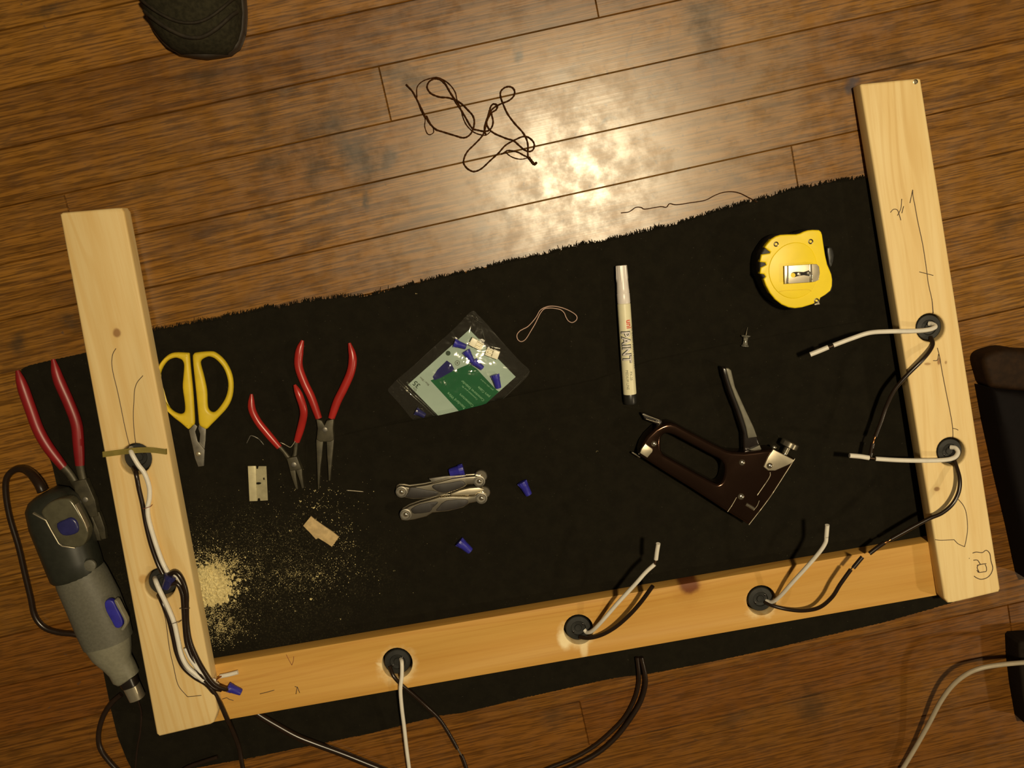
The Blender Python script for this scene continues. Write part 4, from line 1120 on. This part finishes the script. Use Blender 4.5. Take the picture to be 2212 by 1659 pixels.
# ------------------------------------------------------------------ staple gun
t = thing('staple_gun', 1540, 1000, .0022, 'dark chrome staple gun with a raised grey lever on black cloth', 'staple gun')
zg = Z(1340, 780, 4.483)
gb = zg([(188, 918), (192, 870), (215, 800), (260, 730), (340, 655), (400, 622), (440, 607), (490, 600), (545, 615), (700, 700), (900, 805), (1030, 868), (1085, 882), (1200, 888), (1300, 878), (1370, 868), (1470, 856), (1560, 890), (1692, 948), (1690, 980), (1600, 1110), (1430, 1370), (1290, 1545), (1240, 1585), (1180, 1545), (1040, 1462), (700, 1240), (400, 1055)])
gh = zg([(410, 722), (450, 702), (520, 718), (620, 770), (760, 845), (900, 920), (960, 950), (1000, 990), (1012, 1040), (1005, 1110), (985, 1165), (950, 1190), (905, 1178), (760, 1100), (600, 1010), (450, 925), (415, 900), (395, 850), (393, 770)])
gbo = prism('body_shell', gb, .0285, .0030, M['gun'], t, bevel=.0034, holes=[gh], steps=5, bot_bevel=True, angle=50, hsm=2)
prism('lever_channel', zg([(985, 60), (1040, 66), (1075, 90), (1115, 250), (1210, 470), (1290, 640), (1330, 740), (1372, 868), (1240, 880), (1195, 870), (1190, 700), (1120, 480), (1050, 300), (1000, 140)]), .0190, .0070, M['gun_black'], t, bevel=.002, steps=3)
prism('lever_face', zg([(1022, 68), (1050, 70), (1075, 90), (1112, 250), (1212, 470), (1292, 640), (1326, 735), (1237, 748), (1215, 640), (1170, 500), (1110, 350), (1062, 220), (1030, 110)]), .0215, .0180, M['grip_grey'], t, bevel=.001)
prism('lever_face', zg([(1248, 862), (1350, 812), (1374, 868)]), .0215, .0180, M['grip_grey'], t, bevel=.0006)
prism('front_bracket', zg([(1482, 855), (1680, 955), (1672, 985), (1620, 1010), (1500, 1062), (1432, 1062), (1387, 1025), (1430, 930)]), .0300, .0270, M['satin'], t, bevel=.0008)
dk = P(1340 + 1590 / 4.483, 780 + 900 / 4.483, .016); dk2 = P(1340 + 1652 / 4.483, 780 + 778 / 4.483, .016)
kx = (dk2 - dk).normalized(); kl = (dk2 - dk).length
rev('tension_knob', dk, kx, [(0, .0036), (kl * .55, .0036), (kl * .56, .0095), (kl * .60, .0100), (kl * .92, .0100), (kl * .97, .0092), (kl * .97, .0001)], M['chrome'], t, sides=24, flute=24, fl_amp=.02)
for a, b, r_ in ((1178, 982, .0036), (1446, 1012, .0034), (1168, 1312, .0038), (325, 800, .0034), (1488, 835, .0026)):
    zz_ = .0300 if (a, b) == (1446, 1012) else (.0284 if a != 1488 else .022)
    dome('rivet', 1340 + a / 4.483, 780 + b / 4.483, zz_, r_, .0024, M['chrome'], t)
prism('rear_catch', zg([(243, 800), (312, 850), (310, 880), (262, 937), (190, 892), (205, 850)]), .0305, .0270, M['satin'], t, bevel=.0006)
tube('follower_pin', [(1340 + 1215 / 4.483, 780 + 1385 / 4.483, .0290), (1340 + 1252 / 4.483, 780 + 1405 / 4.483, .0290), (1340 + 1290 / 4.483, 780 + 1430 / 4.483, .0290)], .0021, M['chrome'], t, sides=10, res=3)
for pts in ([(215, 516), (290, 540), (378, 572)], [(248, 560), (310, 580), (378, 600)]):
    tube('pusher_rod', [q + (.016,) for q in zg(pts)], .0008, M['chrome'], t, sides=8)
prism('pusher_plate', zg([(205, 505), (235, 505), (400, 570), (420, 610), (370, 620), (240, 570)]), .0145, .009, M['gun_black'], t, bevel=.0008)
tube('magazine_tip', [q + (.012,) for q in zg([(112, 882), (150, 905), (190, 930)])], .0011, M['chrome'], t, sides=8)
for pts, r_ in (([(1690, 945), (1600, 1085), (1440, 1330), (1245, 1585)], .0005), ([(1450, 1075), (1440, 1130), (1325, 1300)], .0006), ([(1345, 1350), (1325, 1400), (1290, 1445)], .0005), ([(1125, 1320), (1085, 1390), (1038, 1460)], .0005)):
    tube('plate_edge', [q + (.0283,) for q in zg(pts)], r_, M['satin'], t, sides=6)

# ------------------------------------------------------------------ folded multi-tool
t = thing('multi_tool', 955, 1070, .0022, 'folded silver multi-tool with charcoal grip inlays on black cloth', 'multi-tool')
zm = Z(830, 990, 6.144)
h1 = zm([(150, 435), (160, 395), (195, 372), (260, 372), (330, 385), (420, 375), (540, 358), (640, 335), (760, 305), (900, 268), (1080, 245), (1200, 236), (1275, 236), (1325, 280), (1325, 330), (1290, 368), (1240, 372), (1190, 345), (1110, 345), (1060, 385), (960, 425), (830, 475), (720, 500), (560, 535), (380, 545), (255, 520), (190, 500)])
h2 = zm([(212, 790), (214, 740), (240, 695), (330, 640), (480, 585), (600, 555), (730, 515), (900, 505), (1110, 512), (1195, 500), (1235, 468), (1300, 455), (1360, 490), (1370, 545), (1330, 592), (1280, 600), (1230, 580), (1130, 600), (1050, 655), (850, 705), (640, 725), (560, 775), (400, 815), (300, 830), (230, 825)])
for hp, ins, pv in ((h1, ([(635, 385), (665, 350), (860, 325), (1000, 298), (1045, 305), (1078, 345), (1000, 398), (830, 458), (730, 448), (670, 415)], [(330, 392), (420, 388), (520, 412), (640, 430), (720, 452), (690, 490), (560, 520), (380, 530), (280, 508), (318, 460)]), ((230, 445), (1262, 305))),
                    (h2, ([(360, 670), (480, 605), (690, 575), (708, 600), (640, 660), (600, 715), (400, 738), (365, 705)], [(725, 645), (820, 562), (1080, 545), (1112, 590), (1050, 640), (850, 690), (690, 700)]), ((285, 745), (1290, 528)))):
    low = [(x + 0.5, y - 5.5) for x, y in hp]
    prism('lower_plate', low, .0068, .0028, M['chrome'], t, bevel=.0008)
    hd = prism('handle_plate', hp, .0135, .0072, M['chrome'], t, bevel=.0014, steps=4, angle=60)
    for i_ in ins: prism('grip_inlay', zm(i_), .0141, .0130, M['insert'], hd, bevel=.0007, sm=2)
    for a, b in pv:
        x, y = 830 + a / 6.144, 990 + b / 6.144
        rev('pivot_ring', P(x, y, .0132), (0, 0, 1), [(0, .0066), (.0009, .0064), (.0012, .0052), (.0006, .0044), (.0006, .0001)], M['steel_mid'], hd, sides=26)
        dome('pivot_rivet', x, y, .0138, .0028, .0018, M['chrome'], hd)
prism('pliers_jaw', zm([(880, 470), (1000, 425), (1130, 395), (1250, 385), (1330, 410), (1280, 470), (1180, 490), (1000, 495), (880, 495)]), .0105, .0040, M['satin'], t, bevel=.001)
prism('folded_blade', zm([(590, 270), (800, 240), (1080, 222), (1090, 236), (900, 262), (640, 320)]), .0090, .0050, M['steel_mid'], t, bevel=.0004)
for a, b, c_, d in ((1230, 190, 1335, 250), (1270, 400, 1375, 470)):
    rev('outer_knuckle', P(830 + (a + c_) / 2 / 6.144, 990 + (b + d) / 2 / 6.144, .0028), (0, 0, 1), [(0, .0070), (.0062, .0070), (.007, .0062), (.007, .0001)], M['chrome'], t, sides=26)

# ------------------------------------------------------------------ sawdust
def sawdust():
    import mathutils
    V, Fc = [], []
    # low heap beside the left board
    NU, NV = 60, 60
    for j in range(NV + 1):
        for i in range(NU + 1):
            px = 405 + i * 2.2; py = 1175 + j * 2.6
            d = math.hypot((px - 440) / 62.0, (py - 1268) / 52.0)
            cut = 1310 - (px - 440) * .17
            h = .0045 * math.exp(-(d ** 2) * 1.5) - .0014
            if py > cut: h -= (py - cut) * .0006
            h += .0018 * (mathutils.noise.noise(Vector((px * .16, py * .16, 0)))) + .0012 * mathutils.noise.noise(Vector((px * .5, py * .5, 3)))
            V.append(P(px, py, max(.0011, .0016 + h)))
    for j in range(NV):
        for i in range(NU):
            a = j * (NU + 1) + i
            if max(V[q].z for q in (a, a + 1, a + NU + 2, a + NU + 1)) >.00155:
                Fc.append((a, a + 1, a + NU + 2, a + NU + 1))
    gs = [(V, Fc)]
    def grain(px, py, s_, z):
        c = P(px, py, z)
        vs = []
        for k in range(4):
            d = Vector((random.gauss(0, 1), random.gauss(0, 1), random.gauss(0, .6))).normalized()
            vs.append(c + d * s_)
        return vs, [(0, 1, 2), (0, 1, 3), (0, 2, 3), (1, 2, 3)]
    def scatter(n, cx, cy, sx, sy, s0, s1, lim=None):
        k = 0
        while k < n:
            x = random.gauss(cx, sx); y = random.gauss(cy, sy)
            edge = 300 + .19 * (y - 450) + 22 + (y - 450) * 0
            if x < 332 + .186 * (y - 850) + 16: x += 60
            if y > 1437 - .1718 * (x - 454) - 22: k += 1; continue
            if lim and not lim(x, y): k += 1; continue
            cl_ = mathutils.noise.noise(Vector((x * .06, y * .06, 7)))
            if random.random() > .35 + 1.6 * cl_ and random.random() < .8: k += 1; continue
            gs.append(grain(x, y, random.uniform(s0, s1), .0024)); k += 1
    scatter(9000, 450, 1262, 42, 36, .0003, .0008, lambda x, y: y < 1325 - (x - 440) * .17)
    scatter(1500, 478, 1222, 22, 14, .0004, .0010)
    scatter(3400, 462, 1348, 36, 22, .0003, .0007)
    scatter(1800, 560, 1240, 80, 40, .0002, .0006)
    scatter(1300, 660, 1245, 55, 18, .0003, .0007)
    scatter(420, 690, 1090, 45, 38, .0003, .0008)
    scatter(380, 740, 1170, 22, 30, .0004, .0008)
    scatter(2600, 560, 1190, 95, 55, .00015, .0004)
    for x, y, s_ in ((672, 1294, .0026), (1010, 920, .0007), (735, 1337, .0012), (637, 1320, .0011), (852, 1233, .0012), (899, 634, .0008), (1290, 975, .0007), (627, 1147, .0016), (648, 1083, .0014), (677, 1097, .0018), (700, 1108, .0011), (606, 1158, .0010), (692, 1240, .0022), (685, 1246, .0018), (642, 1236, .0018)):
        for _ in range(4): gs.append(grain(x + random.uniform(-2, 2), y + random.uniform(-1, 1), s_ * .6, .0028))
    v, f = merge(gs)
    o = mk('sawdust', v, f, M['sawdust'], None, smooth=False)
    tag(o, 'pale yellow sawdust heaped and scattered on the cloth beside the left board', 'sawdust', kind='stuff')
sawdust()

# ------------------------------------------------------------------ thread and loose yarn
zt2 = Z(860, 140, 6.38)
gs = []
def strand(pts, r, zbase=.0012):
    q = zt2(pts); w = []
    for k, (x, y) in enumerate(crom(q, 6)):
        w.append(P(x, y, zbase + .0012 * (1 + math.sin(k * .9)) * .5))
    gs.append(tube_geo(w, [r * (1 + .15 * math.sin(k * 2.1)) for k in range(len(w))], 6))
strand([(110, 270), (200, 370), (260, 480), (320, 600), (380, 720), (440, 810), (520, 890), (640, 930), (800, 980), (900, 1005), (970, 980), (1020, 920), (1050, 820), (1040, 720), (980, 640), (880, 540), (800, 490), (700, 455), (560, 440), (450, 390), (400, 310), (430, 230), (510, 190), (590, 210), (660, 280), (730, 400), (800, 520), (880, 640), (950, 760), (1020, 870), (1100, 900), (1200, 915), (1270, 890), (1310, 800), (1290, 680), (1270, 600), (1310, 540), (1370, 560), (1350, 620), (1290, 660), (1230, 760), (1200, 880), (1160, 980), (1060, 1090), (960, 1190), (910, 1290), (910, 1370), (970, 1440), (1050, 1470), (1150, 1430), (1270, 1320), (1390, 1210), (1480, 1110), (1600, 1040), (1740, 985), (1840, 1030), (1880, 1110), (1850, 1180), (1780, 1190), (1690, 1130), (1600, 1050), (1480, 1010), (1340, 950), (1260, 890), (1220, 800), (1250, 690), (1310, 600), (1400, 545), (1530, 490), (1600, 420), (1600, 340), (1540, 300), (1460, 320), (1410, 390), (1440, 520), (1520, 690), (1620, 820), (1740, 960), (1790, 1100), (1790, 1250), (1830, 1330), (1870, 1370)], .00085)
strand([(260, 450), (262, 310), (340, 225), (470, 180), (560, 178), (690, 250), (785, 370), (812, 480), (870, 620), (900, 740), (960, 850), (1050, 930), (1130, 960), (1210, 968), (1270, 925)], .00055)
strand([(250, 430), (290, 560), (330, 660), (372, 740), (368, 850), (400, 940), (440, 962), (490, 930), (485, 880)], .00045)
strand([(1430, 1230), (1470, 1205), (1520, 1180), (1640, 1200), (1740, 1250), (1800, 1280), (1840, 1310)], .00075)
strand([(1480, 1200), (1560, 1265), (1680, 1300), (1780, 1285)], .0005)
strand([(800, 500), (700, 350), (640, 245), (560, 190)], .0008)
strand([(390, 700), (460, 830), (560, 905), (760, 965)], .0007)
strand([(1210, 960), (1190, 870), (1240, 700), (1270, 600)], .0008)
strand([(1800, 1275), (1850, 1340), (1880, 1370), (1905, 1350)], .0014)
v, f = merge(gs)
o = mk('tangled_thread', v, f, M['thread'], None, angle=180)
tag(o, 'dark brown waxed thread lying in a loose tangle on the bare floor', 'thread')
z77 = Z(1250, 340, 3.403)
o = tube('loose_yarn', [q + (.0012,) for q in z77([(312, 408), (370, 400), (420, 368), (460, 368), (490, 380), (600, 362), (645, 366), (670, 340), (720, 348), (830, 332), (930, 315), (1000, 280), (1060, 258), (1130, 252), (1190, 265), (1240, 290), (1275, 308), (1310, 330)])], .0005, M['thread'], None, sides=6, res=5)
tag(o, 'single thin brown yarn along the frayed upper cloth edge', 'yarn')

# ------------------------------------------------------------------ cords along the bottom of the picture
o = tube('power_cord', [(1385, 1420, .0062), (1393, 1456, .0062), (1394, 1480, .005), (1384, 1515, .004), (1362, 1552, .004), (1331, 1592, .0035), (1292, 1626, .0035), (1242, 1653, .0035), (1192, 1673, .0035), (1122, 1705, .0035)], .0029, M['black_wire'], None, sides=10)
tag(o, 'outer of two black cords curving from bottom board to picture bottom', 'cord', 'paired black cords below the bottom board')
o = tube('power_cord', [(1376, 1420, .0062), (1380, 1456, .0062), (1379, 1480, .004), (1370, 1512, .0035), (1350, 1549, .0030), (1318, 1583, .0030), (1279, 1615, .0030), (1232, 1641, .0030), (1184, 1660, .0030), (1114, 1691, .0030)], .0024, M['black_wire'], None, sides=10)
tag(o, 'inner of two black cords curving from bottom board to picture bottom', 'cord', 'paired black cords below the bottom board')
o = tube('power_cord', [(540, 1530, .0064), (566, 1548, .0064), (600, 1568, .0062), (640, 1590, .0062), (680, 1606, .0058), (740, 1628, .0045), (800, 1652, .0043), (850, 1672, .0043), (900, 1690, .0043)], .0040, M['black_wire'], None, sides=10)
tag(o, 'thick glossy black cord slanting right from left end of the bottom board', 'cord')
o = tube('power_cord', [(262, 1500, .0045), (240, 1520, .0040), (222, 1550, .0040), (213, 1585, .0040), (216, 1615, .0040), (232, 1640, .0040), (255, 1665, .0040), (280, 1690, .004)], .0030, M['black_wire'], None, sides=10)
tag(o, 'black cord bowing out over floor at lower left below the rotary tool', 'cord')
o = tube('power_cord', [(298, 1512, .0045), (305, 1540, .0045), (303, 1580, .0045), (296, 1620, .0045), (290, 1690, .004)], .0012, M['black_wire'], None, sides=8)
tag(o, 'thin black cord on cloth straight below the rotary tool nose', 'cord')
o = tube('power_cord', [(470, 1635, .0055), (430, 1648, .0055), (400, 1660, .0055), (360, 1690, .005)], .0022, M['black_wire'], None, sides=8)
tag(o, 'short glossy black cord at picture bottom below the left board', 'cord')
o = tube('beige_cord', [(1925, 1700, .006), (1950, 1660, .008), (1980, 1610, .012), (2008, 1560, .020), (2032, 1515, .028), (2058, 1480, .036), (2088, 1456, .042), (2120, 1443, .046), (2160, 1436, .048), (2212, 1431, .048), (2300, 1424, .044)], .0027, M['grey_cord'], None, sides=12)
tag(o, 'beige power cord arching over floor at the lower right', 'cord')

# ------------------------------------------------------------------ shoe at the top edge
def shoe():
    t = thing('shoe', 430, 0, 0, 'dark suede shoe toe reaching in at the top left of the floor', 'shoe')
    # outline of the sole seen from above (toe points down the picture)
    def outline(f):
        """centre and half width at f = 0 (toe) .. 1 (heel), in photo pixels at the floor"""
        y = 131 - f * 600
        cx = 452 - 55 * min(1, f * 2.6) ** .9 + 20 * f
        w = [0, 52, 78, 96, 108, 116, 112, 100, 92, 90, 88, 84, 62, 0]
        g = [0, .012, .04, .09, .16, .28, .42, .55, .68, .8, .88, .94, .985, 1]
        for i in range(13):
            if f <= g[i + 1]:
                k = (f - g[i]) / (g[i + 1] - g[i]); hw = w[i] + (w[i + 1] - w[i]) * k; break
        return cx, y, hw
    def ring(f, z0_, z1_, infl, sides=30, arch=True):
        cx, y, hw = outline(f)
        c = P(cx, y, 0); e = P(cx + hw, y, 0)
        hwm = (e - c).length * infl
        pts = []
        for k in range(sides + 1):
            a = PI * k / sides
            pts.append(Vector((c.x + hwm * math.cos(a), c.y, z0_ + (z1_ - z0_) * math.sin(a) ** .75)))
        return pts
    fs = [0.012, .03, .06, .10, .16, .24, .33, .42, .5, .6, .7, .8, .88, .94, .985]
    hs = [.026, .034, .042, .048, .056, .066, .080, .090, .095, .098, .100, .100, .098, .090, .070]
    V, Fc = [], []
    S_ = 30
    for f_, h_ in zip(fs, hs): V += ring(f_, .014, h_, .95)
    for i in range(len(fs) - 1):
        for k in range(S_):
            a = i * (S_ + 1) + k
            Fc.append((a, a + 1, a + S_ + 2, a + S_ + 1))
    Fc.append(tuple(range(S_ + 1))); Fc.append(tuple((len(fs) - 1) * (S_ + 1) + k for k in range(S_ + 1)))
    mk('upper', V, Fc, M['shoe'], t, angle=180)
    lp = []
    n = 40
    for i in range(n + 1):
        f_ = (1 - math.cos(PI * i / n)) / 2
        cx, y, hw = outline(f_); lp.append((cx + hw, y))
    for i in range(n - 1, 0, -1):
        f_ = (1 - math.cos(PI * i / n)) / 2
        cx, y, hw = outline(f_); lp.append((cx - hw, y))
    w = [P(a, b, 0) for a, b in lp]
    prism('sole', [(p.x, p.y) for p in w], .018, .0005, M['sole'], t, bevel=.004, world=True, bot_bevel=True)
    # toe cap seam and side strips: raised leather bands following the toe
    for fy, dz, rr in ((.055, .0, .0022), (.10, .001, .0016)):
        pts = []
        for k in range(3, 28):
            a = PI * k / 30
            ff = fy + .11 * abs(math.cos(a)) ** 2.2
            j = max(i for i in range(len(fs)) if fs[i] <= ff)
            q = (ff - fs[j]) / (fs[min(j + 1, len(fs) - 1)] - fs[j])
            h_ = hs[j] + (hs[j + 1] - hs[j]) * q
            cx, y, hw = outline(ff)
            c = P(cx, y, 0); e = P(cx + hw, y, 0); hwm = (e - c).length * .95
            pts.append(Vector((c.x + hwm * math.cos(a), c.y, .014 + (h_ - .014) * math.sin(a) ** .75 + dz)))
        tube('toe_seam', [tuple(p) for p in pts], rr, M['shoe_trim'], t, sides=7, res=2, world=True)
shoe()

# ------------------------------------------------------------------ dark things at the right edge
t = thing('leather_bag', 2180, 950, 0, 'dark brown and black leather bag with a rounded corner at the right edge', 'bag')
prism('end_panel', [(2125, 785), (2128, 771), (2138, 763), (2155, 757), (2180, 752), (2215, 757), (2300, 770), (2320, 850), (2212, 846), (2165, 842), (2141, 836), (2132, 812)], .0300, .001, M['bag_brown'], t, bevel=.007, sm=3, steps=4, angle=70)
prism('side_panel', [(2150, 842), (2215, 850), (2330, 862), (2345, 1000), (2345, 1260), (2240, 1265), (2218, 1160), (2190, 1040), (2166, 930)], .045, .001, M['bag_black'], t, bevel=.010, sm=0, steps=4, angle=70)
o = prism('dark_block', [(2201, 1392), (2206, 1386), (2300, 1380), (2330, 1560), (2222, 1570), (2210, 1500), (2203, 1440)], .030, .0005, M['edge_dark'], None, bevel=.003)
tag(o, 'dark block at the right edge with the beige cord crossing over it', 'block')
